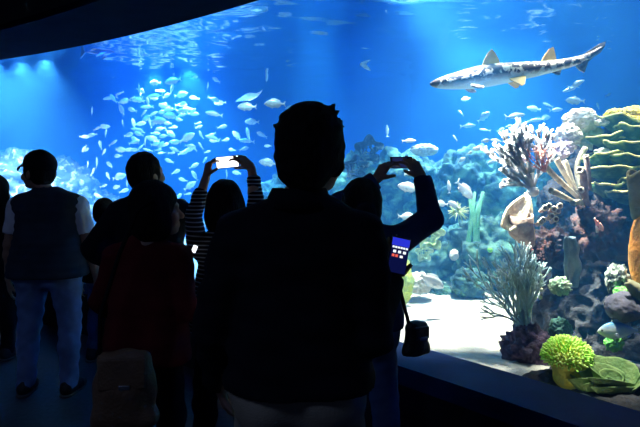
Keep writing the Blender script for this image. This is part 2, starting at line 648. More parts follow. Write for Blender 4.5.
M_SILVER = shade_z('silver_fish_skin', (0.08, 0.16, 0.25), (0.66, 0.76, 0.78), -0.08, 0.30)
M_PALE = shade_z('pale_fish_skin', (0.62, 0.72, 0.70), (0.95, 0.95, 0.9), 0.0, 0.3)
M_FIN = mat('fish_fin', (0.62, 0.70, 0.72), 0.5, col2=(0.5, 0.58, 0.6), scale=6)
M_EYE = mat('fish_eye', (0.01, 0.01, 0.012), 0.15)
M_BLUEFISH = shade_z('blue_backed_fish_skin', (0.14, 0.40, 0.65), (0.88, 0.98, 0.97), 0.04, 0.16)
M_DARKFISH = shade_z('dark_fish_skin', (0.03, 0.07, 0.16), (0.15, 0.25, 0.4), -0.05, 0.15)

# outline (x, upper, lower) of a unit-length fish, nose at +0.5
BREAM = [(0.50, 0.005, -0.005), (0.47, 0.05, -0.035), (0.42, 0.10, -0.07), (0.34, 0.155, -0.115), (0.24, 0.195, -0.15),
         (0.12, 0.205, -0.165), (0.0, 0.19, -0.16), (-0.12, 0.15, -0.13), (-0.22, 0.10, -0.085), (-0.30, 0.055, -0.05),
         (-0.36, 0.04, -0.037), (-0.39, 0.042, -0.04)]
SLIM = [(x, u * 0.62, l * 0.66) for x, u, l in BREAM]


def loft_body(bm, prof, wf=0.42, ring=12, bend=0.0):
    rings = []
    for x, u, l in prof:
        c, r = (u + l) / 2, (u - l) / 2
        y0 = bend * (x - 0.1) ** 2 * (1 if x < 0.1 else 0.3)
        rings.append([bm.verts.new((x, y0 + r * wf * math.sin(2 * PI * k / ring) * (1 if abs(r) > 0.02 else 0.8),
                                    c + r * math.cos(2 * PI * k / ring))) for k in range(ring)])
    for a, b in zip(rings, rings[1:]):
        for k in range(ring):
            bm.faces.new((a[k], a[(k + 1) % ring], b[(k + 1) % ring], b[k]))
    bm.faces.new(rings[0]); bm.faces.new(rings[-1][::-1])


def fish_parts(kind, bend=0.0):
    """meshes of one fish kind: body plus its fins"""
    prof = BREAM if kind == 'bream' else SLIM
    k = 1.0 if kind == 'bream' else 0.63
    yb = bend * 0.25
    out = {}
    bm = bmesh.new(); loft_body(bm, prof, 0.40 if kind == 'bream' else 0.6, bend=bend)
    out['body'] = bm
    bm = bmesh.new()
    prism(bm, [(-0.36, 0.03), (-0.42, 0.08), (-0.50, 0.16), (-0.455, 0.05), (-0.44, 0.0), (-0.455, -0.05), (-0.50, -0.15),
               (-0.42, -0.075), (-0.36, -0.03)], 0.012, Matrix.Translation((0, yb, 0)))
    out['tail_fin'] = bm
    bm = bmesh.new()
    prism(bm, [(0.22, 0.185 * k), (0.15, 0.25 * k), (0.02, 0.255 * k), (-0.12, 0.215 * k), (-0.25, 0.15 * k), (-0.24, 0.08 * k),
               (-0.1, 0.13 * k), (0.05, 0.17 * k)], 0.012)
    out['dorsal_fin'] = bm
    bm = bmesh.new()
    prism(bm, [(-0.04, -0.14 * k), (-0.07, -0.20 * k), (-0.16, -0.17 * k), (-0.25, -0.11 * k), (-0.23, -0.07 * k), (-0.12, -0.11 * k)], 0.012)
    out['anal_fin'] = bm
    bm = bmesh.new()
    prism(bm, [(0.20, -0.14 * k), (0.14, -0.21 * k), (0.09, -0.20 * k), (0.12, -0.14 * k)], 0.012)
    out['pelvic_fin'] = bm
    return out


FISH_ME = {}
for kind in ('bream', 'slim'):
    for bi, bend in enumerate((0.0, 0.35, -0.35)):
        d = fish_parts(kind, bend)
        for nm, bm in d.items():
            bmesh.ops.recalc_face_normals(bm, faces=bm.faces)
            me = bpy.data.meshes.new('fish_' + nm)
            bm.to_mesh(me); bm.free()
            me.polygons.foreach_set('use_smooth', [True] * len(me.polygons))
            FISH_ME[kind, bi, nm] = me
EYES, PECS = [], []
for sd in (-1, 1):
    bm = bmesh.new()
    ball(bm, (0.41, sd * 0.045, 0.035), 0.022, 1)
    me = bpy.data.meshes.new('fish_eye'); bm.to_mesh(me); bm.free(); me.materials.append(M_EYE); EYES.append(me)
    bm = bmesh.new()
    prism(bm, [(0.20, -0.03), (0.12, -0.005), (0.05, -0.06), (0.08, -0.12), (0.18, -0.06)], 0.01,
          Matrix.Translation((0, sd * 0.085, 0)) @ Matrix.Rotation(sd * 0.25, 4, 'Z'))
    me = bpy.data.meshes.new('fish_pectoral'); bm.to_mesh(me); bm.free(); me.materials.append(M_FIN); PECS.append(me)
PLACED = []


def add_fish(px, py, ln, ang, label, group=None, kind='bream', yaw=0.0, Y=None, real=0.24, skin=None, detail=1, bend=None, cat='fish',
             name='fish', roll=0.0):
    """ln: seen length in pixels, ang: heading in the picture (0 right, 180 left, 90 up), yaw: turned towards or away"""
    g = glass_y(px)
    seen = max(0.3, math.cos(math.radians(yaw)))
    Yt = FPX * real * seen / ln if Y is None else Y
    far = 9.3 if px < 300 else 8.2 if py < 132 or px < 385 else 5.3 if px < 470 else 4.9
    Yt = min(max(Yt, g * 1.05 + 0.45), far)
    for k in range(14):
        size = ln / FPX * Yt / seen
        c = at(px, py, Yt)
        if all((c - q).length > 0.50 * (size + z) for q, z in PLACED): break
        Yt = Yt - 0.16 if k < 7 else Yt + (1.12 + 0.16 if k == 7 else 0.16)
        Yt = min(max(Yt, g * 1.05 + 0.3), far)
    PLACED.append((c, size))
    a, ps = math.radians(ang), math.radians(yaw)
    d = V((math.cos(a) * math.cos(ps), math.sin(ps), math.sin(a) * math.cos(ps)))
    yawz, pitch = math.atan2(d.y, d.x), math.asin(max(-1, min(1, d.z)))
    M = Matrix.Rotation(yawz, 4, 'Z') @ Matrix.Rotation(-pitch, 4, 'Y') @ Matrix.Rotation(roll, 4, 'X')
    root = bpy.data.objects.new(name, None)
    root.empty_display_size = 0.05
    root.matrix_world = Matrix.Translation(at(px, py, Yt)) @ M @ Matrix.Scale(size, 4)
    COL.objects.link(root)
    tag(root, label, cat, group)
    bi = random.randrange(3) if bend is None else bend
    skin = skin or M_SILVER
    names = ['body', 'tail_fin'] + (['dorsal_fin', 'anal_fin', 'pelvic_fin'] if detail else [])
    for nm in names:
        me = FISH_ME[kind, bi, nm]
        if not me.materials: me.materials.append(M_SILVER)
        o = bpy.data.objects.new(nm, me)
        COL.objects.link(o); o.parent = root
        o.material_slots[0].link = 'OBJECT'
        o.material_slots[0].material = skin if nm in ('body',) or detail < 2 else (M_FIN if skin is not M_DARKFISH else skin)
    if detail >= 2:
        for nm, me in [('eye', m_) for m_ in EYES] + [('pectoral_fin', m_) for m_ in PECS]:
            o = bpy.data.objects.new(nm, me); COL.objects.link(o); o.parent = root
    return root


LAB_L = 'small silver fish of the dense school in the deep blue water left of centre'
GL = 'silver school in the deep blue water'
# px, py, seen length, heading, turn
SCHOOL = [
    (110, 98, 11, 200, 40), (125, 101, 13, 190, 15), (138, 100, 12, 165, 20), (141, 92, 8, 80, 30), (92, 111, 9, 70, 35),
    (104, 127, 10, 10, 30), (92.5, 135, 8, 200, 40), (121.5, 110, 12, 120, 15), (122.5, 123, 7, 85, 30), (105.5, 133, 8, 88, 30),
    (133.5, 124, 11, 100, 10), (140, 124, 11, 15, 20), (113, 143, 11, 30, 20), (101, 145, 9, 100, 20), (128.5, 135, 11, 10, 25),
    (135.5, 140, 11, 150, 20), (145, 141, 10, 70, 25), (148, 69, 10, 15, 20), (173, 81, 16, 195, 5), (172, 89, 10, 80, 20),
    (155, 96, 15, 190, 10), (148, 102, 10, 120, 25), (181, 95, 14, 10, 10), (194, 98, 11, 170, 15), (163, 104, 9, 0, 30),
    (181, 105, 11, 5, 20), (208, 86, 7, 75, 40), (220, 103, 12, 185, 10), (214, 114, 17, 170, 5), (247, 107, 19, 180, 5),
    (252, 122, 14, 180, 5), (222, 127, 10, 15, 20), (213, 138, 15, 165, 5), (248, 134, 14, 110, 30), (262, 135, 11, 155, 20),
    (237, 136, 13, 135, 10), (247, 141, 15, 175, 10), (244, 149, 9, 20, 25), (201, 135, 8, 110, 30), (268, 146, 8, 180, 25),
    (147, 107, 12, 185, 15), (164, 106, 12, 170, 15), (182, 104, 9, 5, 30), (185, 110, 12, 15, 15), (180, 113, 10, 140, 20),
    (193, 114, 11, 0, 20), (171, 116, 15, 175, 10), (158, 121, 16, 0, 5), (150, 123, 10, 100, 25), (160, 129, 11, 190, 20),
    (153, 139, 13, 165, 15), (187, 138, 17, 30, 5), (201, 146, 8, 120, 25), (183, 153, 10, 20, 20), (194, 148, 8, 130, 25),
    (169, 161, 10, 160, 20), (172, 153, 8, 0, 35), (194, 166, 10, 30, 20), (195, 176, 11, 120, 25), (190, 186, 14, 35, 5),
    (188, 194, 8, 10, 25), (178, 197, 9, 40, 20), (155, 144, 11, 10, 20), (214, 141, 10, 175, 20), (227, 175, 11, 90, 30),
    (237, 173, 10, 170, 25), (100, 145, 9, 95, 20), (134, 142, 11, 20, 10), (97, 163, 12, 85, 20), (110, 165, 10, 150, 30),
    (119, 177, 15, 15, 5), (117, 187, 10, 190, 30), (127, 184, 9, 80, 30), (124, 191, 9, 20, 25), (93, 172, 9, 60, 25),
    (108, 176, 9, 130, 30), (144, 113, 9, 40, 30), (132, 110, 10, 160, 25), (166, 96, 10, 20, 25), (141, 131, 9, 150, 25),
    (153, 114, 11, 20, 20), (163, 112, 10, 190, 20), (199, 127, 8, 15, 30), (175, 127, 7, 170, 35), (207, 152, 8, 10, 30),
    (232, 150, 8, 170, 30), (104, 152, 8, 45, 30), (128, 150, 9, 10, 30), (148, 150, 9, 165, 20), (165, 145, 8, 30, 30),
    (86, 150, 8, 20, 30), (88, 165, 8, 100, 30), (162, 153, 8, 190, 30), (176, 172, 8, 30, 35), (183, 180, 8, 160, 30),
    (205, 160, 7, 60, 30), (104, 186, 9, 20, 30), (98, 196, 10, 160, 20), 
    (226, 140, 8, 10, 35), (118, 156, 9, 185, 25),
]
rs = random.Random(21)
for k in range(46):
    SCHOOL.append((max(84, min(285, rs.gauss(160, 34))), max(76, min(150, rs.gauss(122, 24))), rs.uniform(8, 12), rs.choice((0, 180)) + rs.gauss(0, 28), rs.uniform(5, 35)))
for i, (px, py, ln, an, yw) in enumerate(SCHOOL):
    add_fish(px, py, ln * 1.06, an, LAB_L, GL, 'bream' if i % 4 else 'slim', yw * (1 if i % 2 else -1), detail=1 if ln > 11 else 0)

LAB_R = 'small pale fish of the thin school in blue water below the spotted shark'
GR = 'pale fish below the shark'
for i, (px, py, ln, an, yw) in enumerate([
    (484, 117, 15, 38, 5), (468, 126, 15, 5, 5), (485, 130, 10, 170, 20), (501, 130, 9, 25, 20), (455, 138, 7, 120, 30), (461, 113, 8, 130, 30),
    (485, 141, 10, 10, 25), (497, 141, 12, 170, 10), (491, 162, 11, 15, 20), (470, 153, 7, 20, 30), (577, 84, 18, 25, 10), (571, 89, 14, 200, 20),
    (575, 101, 17, 175, 10), (548, 105, 9, 150, 30), (556, 110, 14, 5, 10), (534, 109, 13, 170, 5), (515, 116, 20, 8, 5), (537, 120, 14, 185, 5),
    (545, 118, 12, 10, 15), (520, 125, 10, 170, 20), (608, 95, 8, 20, 30), (598, 106, 7, 90, 35), (509, 126, 8, 20, 30), (528, 122, 9, 10, 25),
    (478, 149, 9, 185, 30)]):
    add_fish(px, py, ln * 1.08, an, LAB_R, GR, 'slim' if i % 3 else 'bream', yw, detail=1 if ln > 11 else 0, skin=M_SILVER, real=0.20)

for a, kw in [
    ((243, 14, 17, 178, 'silver fish alone near the upper black edge of the glass'), dict()),
    ((259, 58, 14, 190, 'lone silver fish in the deep blue above the raised bright phone'), dict(yaw=-20)),
    ((267, 74, 15, 262, 'ghostly thin blue fish pointing down beside a lone silver fish'), dict(kind='slim', yaw=35, real=0.3)),
    ((275, 104, 22, 180, 'larger silver fish swimming just left of the big man\'s head'), dict(detail=2)),
    ((290, 107, 11, 200, 'small silver fish trailing the larger one by the big man\'s hair'), dict(kind='slim')),
    ((381, 30, 18, 348, 'olive and white fish high in the water between surface and shark'), dict(kind='slim', skin=M_PALE, detail=2)),
    ((364, 66, 16, 325, 'white fish angled downwards in open water right of the big man'), dict(kind='slim', skin=M_PALE, detail=2)),
    ((445, 5, 20, 170, 'pale hazy fish at the very top edge above the vertical one'), dict(real=0.5)),
    ((445, 35, 36, 255, 'long pale fish hanging head down above the shark\'s snout'), dict(kind='slim', real=0.8)),
    ((387, 131, 13, 92, 'thin white fish standing upright above the raised camera'), dict(kind='slim', skin=M_PALE, real=0.25)),
    ((409, 141, 15, 3, 'white fish level in the water just above the raised camera'), dict(kind='slim', skin=M_PALE)),
    ((466, 99, 11, 195, 'bright white fish directly under the shark\'s head'), dict(skin=M_PALE, detail=2)),
    ((480, 148, 15, 185, 'bright white fish above the hazy reef right of the photographer'), dict(skin=M_PALE, kind='slim')),
    ((409, 188, 24, 168, 'white fish framed by the photographer\'s raised arms, the upper one'), dict(skin=M_PALE, detail=2, bend=1)),
    ((407, 217, 20, 355, 'white fish framed by the photographer\'s raised arms, the lower one'), dict(skin=M_PALE, detail=2)),
    ((409, 173, 11, 20, 'white fish half hidden under the photographer\'s raised right hand'), dict(skin=M_PALE)),
    ((449, 187, 14, 95, 'narrow white fish upright beside the photographer\'s elbow'), dict(skin=M_PALE, kind='slim')),
    ((464, 190, 25, 312, 'white fish diving down to the right beside an upright one'), dict(skin=M_PALE, detail=2)),
    ((441, 204, 15, 175, 'white fish emerging from behind the photographer\'s forearm'), dict(skin=M_PALE)),
    ((454, 205, 14, 150, 'white fish just right of the forearm, above the feather star'), dict(skin=M_PALE)),
    ((431, 281, 30, 330, 'broad white fish low over the sand near the handbag'), dict(skin=M_PALE, detail=2, yaw=10)),
    ((268, 163, 19, 172, 'silver fish between the bright phone and the big man\'s head'), dict(detail=2)),
    ((266, 186, 15, 160, 'silver fish touching the striped sleeve beside the big man'), dict()),
    ((462, 160, 9, 30, 'small faint fish over the reef right of the photographer\'s wrist'), dict()),
    ((208, 71, 16, 200, 'small dark fish against the bright ripples'), dict(skin=M_DARKFISH, kind='slim', real=0.4)),
]:
    add_fish(*a, **kw)
add_fish(620, 331, 46, 182, 'blue-backed white-bellied fish above the rosette coral at right', kind='bream', Y=3.05, skin=M_BLUEFISH, detail=2, bend=0)


# ------------------------------------------------------------------ sharks and ray
def shark(stations, Y, label, skin, fin_m, tip_m, fins, name='shark', yaw=0.0, wf=0.8):
    """stations: pixel columns with upper and lower outline; built level at its own distance"""
    root = empty(name, at(stations[len(stations) // 2][0], (stations[len(stations) // 2][1] + stations[len(stations) // 2][2]) / 2, Y))
    tag(root, label, 'shark')
    o0 = V(root.location)

    def P(px, py, dy=0.0):
        return at(px, py, Y) - o0 + V((0, dy, 0))
    bm = bmesh.new()
    ring, rings = 18, []
    for px, u, l in stations:
        a, b = P(px, u), P(px, l)
        c, r = (a + b) / 2, (a - b).length / 2
        rings.append([bm.verts.new(c + V((0, r * wf * math.sin(2 * PI * k / ring), r * math.cos(2 * PI * k / ring)))) for k in range(ring)])
    for a, b in zip(rings, rings[1:]):
        for k in range(ring):
            bm.faces.new((a[k], a[(k + 1) % ring], b[(k + 1) % ring], b[k]))
    bm.faces.new(rings[0]); bm.faces.new(rings[-1][::-1])
    body = from_bm('body', bm, skin, root)
    sub = body.modifiers.new('smooth', 'SUBSURF'); sub.levels = sub.render_levels = 1
    for nm, poly, dy, tilt, th in fins:
        bm = bmesh.new()
        pts = [P(*q) for q in poly]
        c = sum(pts, V()) / len(pts)
        a = [bm.verts.new(p + V((0, -th / 2, 0))) for p in pts]
        b = [bm.verts.new(p + V((0, th / 2, 0))) for p in pts]
        n = len(pts)
        bm.faces.new(a); bm.faces.new(b[::-1])
        for i in range(n): bm.faces.new((a[i], b[i], b[(i + 1) % n], a[(i + 1) % n]))
        root_p = pts[0]
        bmesh.ops.rotate(bm, cent=root_p, matrix=Matrix.Rotation(tilt, 3, 'X'), verts=bm.verts)
        bmesh.ops.translate(bm, vec=(0, dy, 0), verts=bm.verts)
        from_bm(nm, bm, fin_m if nm not in ('dorsal_fin', 'pelvic_fin') else tip_m, root, smooth=False)
    return root, P, body


M_SHARK = shade_z('leopard_shark_skin', (0.62, 0.56, 0.46), (0.62, 0.86, 0.86), -0.040, 0.000, 0.5, 0.0, spots=(0.025, 0.025, 0.03), sscale=24, slope=0.15)
M_SHFIN = mat('shark_fin', (0.30, 0.26, 0.2), 0.6, col2=(0.05, 0.05, 0.05), scale=22)
M_SHTIP = mat('shark_fin_pale', (0.90, 0.60, 0.20), 0.6, col2=(0.72, 0.46, 0.16), scale=18)
ST = [(429.5, 83.2, 84.8), (432, 80.8, 86.8), (438, 78.2, 88.6), (446, 75.2, 89.4), (456, 71.8, 89.6), (466, 68.4, 89.3), (476, 65.9, 88.8),
      (486, 64.3, 87.6), (496, 63.0, 85.8), (508, 62.3, 83.2), (520, 61.9, 80.6), (532, 61.5, 77.8), (544, 60.8, 75.0), (556, 59.6, 71.6),
      (566, 58.2, 69.0), (574, 56.9, 66.6), (581, 55.2, 63.6), (588, 52.6, 60.0), (594, 49.8, 56.0), (600, 46.6, 51.6), (604.5, 43.6, 46.4)]
shark_o, P, body = shark(ST, 4.1, 'spotted grey-brown shark with pale belly and yellowish fins swimming left', M_SHARK, M_SHFIN, M_SHTIP, [
    ('dorsal_fin', [(482, 66), (484, 60), (488, 52.5), (491.5, 49.3), (495, 53), (498.5, 59.5), (500, 64), (494, 66.5)], 0, 0, 0.018),
    ('dorsal_fin', [(541, 62), (544, 56), (549, 49), (553, 47), (554.5, 52), (556, 59), (555, 62)], 0, 0, 0.016),
    ('pectoral_fin', [(468, 86), (474, 86), (480, 91), (479.5, 92.5), (474, 92.5), (468.5, 89)], -0.07, -0.9, 0.014),
    ('pectoral_fin', [(468, 86), (474, 86), (480, 91), (479.5, 92.5), (474, 92.5), (468.5, 89)], 0.07, 0.9, 0.014),
    ('pelvic_fin', [(507, 80), (520, 77), (523.5, 77.5), (521.5, 86), (518.5, 87.5), (512, 83.5)], -0.05, -0.35, 0.014),
    ('pelvic_fin', [(507, 80), (520, 77), (523.5, 77.5), (521.5, 86), (518.5, 87.5), (512, 83.5)], 0.05, 0.35, 0.014),
    ('anal_fin', [(550, 71), (562, 68), (559.5, 75), (556, 74.5)], 0, 0, 0.012),
    ('tail_fin', [(573, 63), (579, 57), (590, 50), (600, 43.5), (605.5, 41.5), (604.5, 46.5), (600, 53), (594, 56.5), (588, 62), (584, 72.5), (579, 70)], 0, 0, 0.016),
])
bm = bmesh.new()
for s in (-1, 1): ball(bm, P(444, 81, s * 0.042), 0.008, 2)
from_bm('eye', bm, M_EYE, shark_o)

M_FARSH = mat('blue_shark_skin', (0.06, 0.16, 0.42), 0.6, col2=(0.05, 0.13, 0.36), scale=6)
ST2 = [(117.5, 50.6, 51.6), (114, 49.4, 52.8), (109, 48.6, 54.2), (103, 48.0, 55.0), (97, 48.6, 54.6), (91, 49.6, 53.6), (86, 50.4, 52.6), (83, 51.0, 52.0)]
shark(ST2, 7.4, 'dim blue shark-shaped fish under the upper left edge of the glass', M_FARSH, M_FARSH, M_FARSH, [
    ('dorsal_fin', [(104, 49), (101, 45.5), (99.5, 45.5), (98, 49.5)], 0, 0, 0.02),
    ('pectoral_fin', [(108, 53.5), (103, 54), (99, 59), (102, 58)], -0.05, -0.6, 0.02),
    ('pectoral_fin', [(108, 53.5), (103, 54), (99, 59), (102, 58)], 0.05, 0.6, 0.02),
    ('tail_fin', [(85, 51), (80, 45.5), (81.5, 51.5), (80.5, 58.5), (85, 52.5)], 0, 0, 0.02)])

ray = empty('ray', at(247, 98, 7.6))
tag(ray, 'pale ray with one raised wing over the silver school', 'ray')
bm = bmesh.new()
G = []
for i in range(25):
    u = -1 + 2 * i / 24
    row = []
    for j in range(9):
        v = j / 8
        chord = 0.20 * (1 - abs(u) ** 1.4) + 0.012
        x = 0.19 * u + 0.03
        z = 0.13 * max(0, u) ** 2.0 * 1.1 + 0.02 * math.cos(u * 3) - 0.03 * (u < 0) * u * u
        y = -chord * (v - 0.5) * 1.3
        th = 0.020 * (1 - u * u) * math.sin(PI * v) + 0.002
        row.append((V((x, y, z + th)), V((x, y, z - th))))
    G.append(row)
T = [[bm.verts.new(p[0]) for p in r] for r in G]
B = [[bm.verts.new(p[1]) for p in r] for r in G]
for i in range(24):
    for j in range(8):
        bm.faces.new((T[i][j], T[i + 1][j], T[i + 1][j + 1], T[i][j + 1]))
        bm.faces.new((B[i][j], B[i][j + 1], B[i + 1][j + 1], B[i + 1][j]))
    bm.faces.new((T[i][0], B[i][0], B[i + 1][0], T[i + 1][0])); bm.faces.new((T[i][8], T[i + 1][8], B[i + 1][8], B[i][8]))
for r in (0, 24):
    for j in range(8): bm.faces.new((T[r][j], T[r][j + 1], B[r][j + 1], B[r][j]))
bmesh.ops.rotate(bm, cent=(0, 0, 0), matrix=Matrix.Rotation(0.55, 3, 'X'), verts=bm.verts)
from_bm('wings', bm, M_SILVER, ray)
bm = bmesh.new()
tube(bm, [(0.03, 0.12, -0.06), (-0.01, 0.24, -0.09), (-0.08, 0.36, -0.10)], [0.008, 0.005, 0.002], 6)
from_bm('tail', bm, M_SILVER, ray)
# ------------------------------------------------------------------ reef
M_ROCK = mat('dark_reef_rock', (0.009, 0.014, 0.022), 0.95, col2=(0.032, 0.031, 0.036), scale=9, lo=0.4, hi=0.7, bump=1.0, bscale=30)
M_ROCK2 = mat('encrusted_rock', (0.10, 0.16, 0.17), 0.95, col2=(0.30, 0.36, 0.30), scale=7, lo=0.42, hi=0.62, bump=1.0, bscale=26)
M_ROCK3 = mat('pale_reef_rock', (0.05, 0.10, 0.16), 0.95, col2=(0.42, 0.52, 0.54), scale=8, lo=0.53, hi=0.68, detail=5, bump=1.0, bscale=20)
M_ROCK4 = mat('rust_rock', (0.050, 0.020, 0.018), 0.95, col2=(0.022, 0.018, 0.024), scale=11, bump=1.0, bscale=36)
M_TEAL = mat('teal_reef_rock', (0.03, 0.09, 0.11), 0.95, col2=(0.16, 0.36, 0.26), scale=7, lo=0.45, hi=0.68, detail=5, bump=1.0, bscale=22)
M_WHITE = mat('white_coral', (0.88, 0.84, 0.74), 0.85, col2=(0.62, 0.58, 0.5), scale=30, lo=0.45, hi=0.7, bump=0.5, bscale=60)
M_CREAM = mat('cream_sponge', (0.86, 0.76, 0.54), 0.85, col2=(0.55, 0.45, 0.30), scale=26, bump=0.5, bscale=80)
M_PINK = mat('pink_coral', (0.88, 0.34, 0.28), 0.8, col2=(0.95, 0.6, 0.52), scale=20)
M_LILAC = mat('lilac_sponge', (0.58, 0.44, 0.58), 0.9, col2=(0.78, 0.68, 0.7), scale=22, bump=0.6, bscale=60)
M_FAN = mat('blue_grey_sea_fan', (0.42, 0.64, 0.72), 0.8, col2=(0.72, 0.84, 0.82), scale=9)
M_LIME = mat('lime_polyps', (0.42, 0.85, 0.10), 0.6, col2=(0.75, 0.95, 0.25), scale=20)
M_STALK = mat('yellow_stalk', (0.62, 0.56, 0.06), 0.8, col2=(0.46, 0.5, 0.08), scale=12, bump=0.4)
M_OLIVE = mat('olive_leaf_coral', (0.11, 0.21, 0.06), 0.8, col2=(0.22, 0.31, 0.10), scale=16, bump=0.4, bscale=50, lo=0.4, hi=0.7)
M_PLATE = mat('green_plate_coral', (0.025, 0.10, 0.05), 0.85, col2=(0.16, 0.26, 0.09), scale=16, lo=.45, hi=.7, bump=0.5, bscale=40)
M_RIM = mat('yellow_plate_rim', (0.72, 0.66, 0.26), 0.8, col2=(0.5, 0.55, 0.2), scale=14)
M_YELLOW = mat('yellow_coral', (0.80, 0.62, 0.06), 0.8, col2=(0.6, 0.55, 0.12), scale=16, bump=0.5)
M_ORANGE = mat('orange_sponge', (0.70, 0.26, 0.03), 0.85, col2=(0.45, 0.22, 0.05), scale=10, bump=0.7, bscale=40)
M_BEIGE = mat('beige_leaf_sponge', (0.38, 0.36, 0.22), 0.9, col2=(0.26, 0.26, 0.14), scale=10, bump=0.4)
M_SLATE = mat('slate_grey_slab', (0.12, 0.18, 0.24), 0.9, col2=(0.2, 0.27, 0.32), scale=9, bump=0.6)
M_GREYLUMP = mat('purple_grey_coral', (0.11, 0.11, 0.15), 0.9, col2=(0.16, 0.15, 0.19), scale=14, bump=0.4)
M_GREENBIT = mat('vivid_green_coral', (0.10, 0.45, 0.08), 0.8, col2=(0.2, 0.6, 0.12), scale=14)
M_RUFFLE = mat('yellowgreen_ruffle', (0.45, 0.6, 0.22), 0.85, col2=(0.7, 0.78, 0.45), scale=14)
M_MINT = mat('mint_coral', (0.40, 0.62, 0.42), 0.85, col2=(0.62, 0.74, 0.5), scale=18, bump=0.4)


def rock(name, px, py, Y, r, m, label, cat='rock', seed=0, amp=0.28, freq=1.6, group=None, sub=5, ridge=0.0, dz=0):
    """weathered lump with its own noise relief; r is the three radii in metres"""
    c = at(px, py, Y) + V((0, 0, dz))
    rr = (r, r, r) if not hasattr(r, '__len__') else r
    bm = bmesh.new()
    g = bmesh.ops.create_icosphere(bm, subdivisions=sub, radius=1)
    mr = max(rr)
    for v in g['verts']:
        p = V((v.co.x * rr[0], v.co.y * rr[1], v.co.z * rr[2]))
        q = p / mr * freq + V((seed * 3.7, seed * 1.9, seed))
        d = noise.fractal(q, 0.9, 2.1, 5) * amp
        if ridge:
            d -= ridge * abs(noise.noise(q * 3.2 + V((5, 1, 2)))) - ridge * 0.3
        v.co = p * (1 + d)
    o = from_bm(name, bm, m)
    o.location = c
    return tag(o, label, cat, group)


def rockwork(name, lumps, m, label, h, amp, freq, seed=0, fine=0.35):
    """one continuous mass of reef rock grown from overlapping lumps down to the sand"""
    C = [(at(px, py, Y), r) for px, py, Y, r in lumps]
    o0 = C[0][0].copy()
    lo = np.min([np.array(c) - np.array(r) for c, r in C], 0) - .1
    hi = np.max([np.array(c) + np.array(r) for c, r in C], 0) + .1
    lo[2] = max(lo[2], Z_SAND - .12)
    f = SDF(lo, hi, h)
    for c, r in C:
        f.ell(c, r, .07)
        if c.z - r[2] > Z_SAND - .05:
            f.cap(c, (c.x, c.y + .05, Z_SAND), min(r[0], r[1]) * .8, min(r[0], r[1]), .07)
    f.zmin(Z_SAND - .08)
    me = f.mesh(name)
    nv = len(me.vertices)
    co = np.empty(nv * 3, np.float32); me.vertices.foreach_get('co', co); co = co.reshape(-1, 3)
    no = np.empty(nv * 3, np.float32); me.vertices.foreach_get('normal', no); no = no.reshape(-1, 3)
    d = np.empty(nv, np.float32)
    for i in range(nv):
        q = V(co[i].tolist()) * freq + V((seed, seed * 2.3, 0))
        d[i] = amp * (noise.fractal(q, .9, 2.1, 4) - .9 * abs(noise.noise(q * 2.3)) + fine * noise.noise(q * 6) + .2)
    co = co + no * d[:, None] - np.array(o0, np.float32)
    me.vertices.foreach_set('co', co.ravel()); me.update()
    o = link(name, me, m)
    o.location = o0
    return tag(o, label, 'rock')


# ---- right-hand massif that carries the corals, stacked up from the sand
rockwork('reef_rock', [
    (622, 350, 3.80, (.50, .42, .46)), (566, 335, 4.05, (.25, .32, .34)), (600, 285, 4.25, (.40, .36, .42)), (664, 300, 3.9, (.40, .35, .55)),
    (580, 255, 4.35, (.28, .34, .42)), (632, 235, 4.3, (.40, .4, .46)), (608, 190, 4.5, (.36, .36, .40)), (564, 215, 4.5, (.17, .28, .30)),
    (664, 190, 4.4, (.42, .42, .5)), (594, 158, 4.65, (.22, .25, .22)), (644, 152, 4.7, (.36, .35, .24)), (706, 250, 3.8, (.5, .5, .95))],
    M_ROCK, 'big dark rock mass of the right reef that carries the corals', .022, .085, 4.0, 3)
bm_l = [(1.44, 3.05, .20), (1.27, 3.10, .13), (1.62, 2.80, .22), (1.86, 3.05, .34), (2.0, 2.62, .28), (1.62, 3.25, .28)]
rockwork('rubble_bed', [(320 + x / y * FPX, HORIZON + 1.165 * FPX / y, y, (r, r * .8, .065)) for x, y, r in bm_l], M_ROCK,
         'dark flat rubble bed along the glass under the toadstool and rosette corals', .014, .020, 7.0, 29)
rock('reef_rock', 527, 352, 3.5, (.155, .16, .155), mat('purple_black_rock', (0.07, 0.05, 0.09), 0.95, col2=(0.16, 0.10, 0.15), scale=22, bump=1.0, bscale=50),
     'knobbly purple-black rock at the foot of the blue-grey sea fan', 'rock', 21, 0.30, 2.6, None, 5, 0.2)
rock('reef_rock', 548, 247, 4.05, (.13, .14, .14), M_ROCK4, 'rust-brown rock with tiny pale spots right of the cup sponge', 'rock', 23, 0.35, 2.8, None, 5, 0.15)
rock('reef_rock', 600, 232, 3.75, (.17, .17, .19), M_ROCK4, 'reddish-brown rock in the middle of the right reef', 'rock', 25, 0.35, 2.4, None, 5, 0.15)

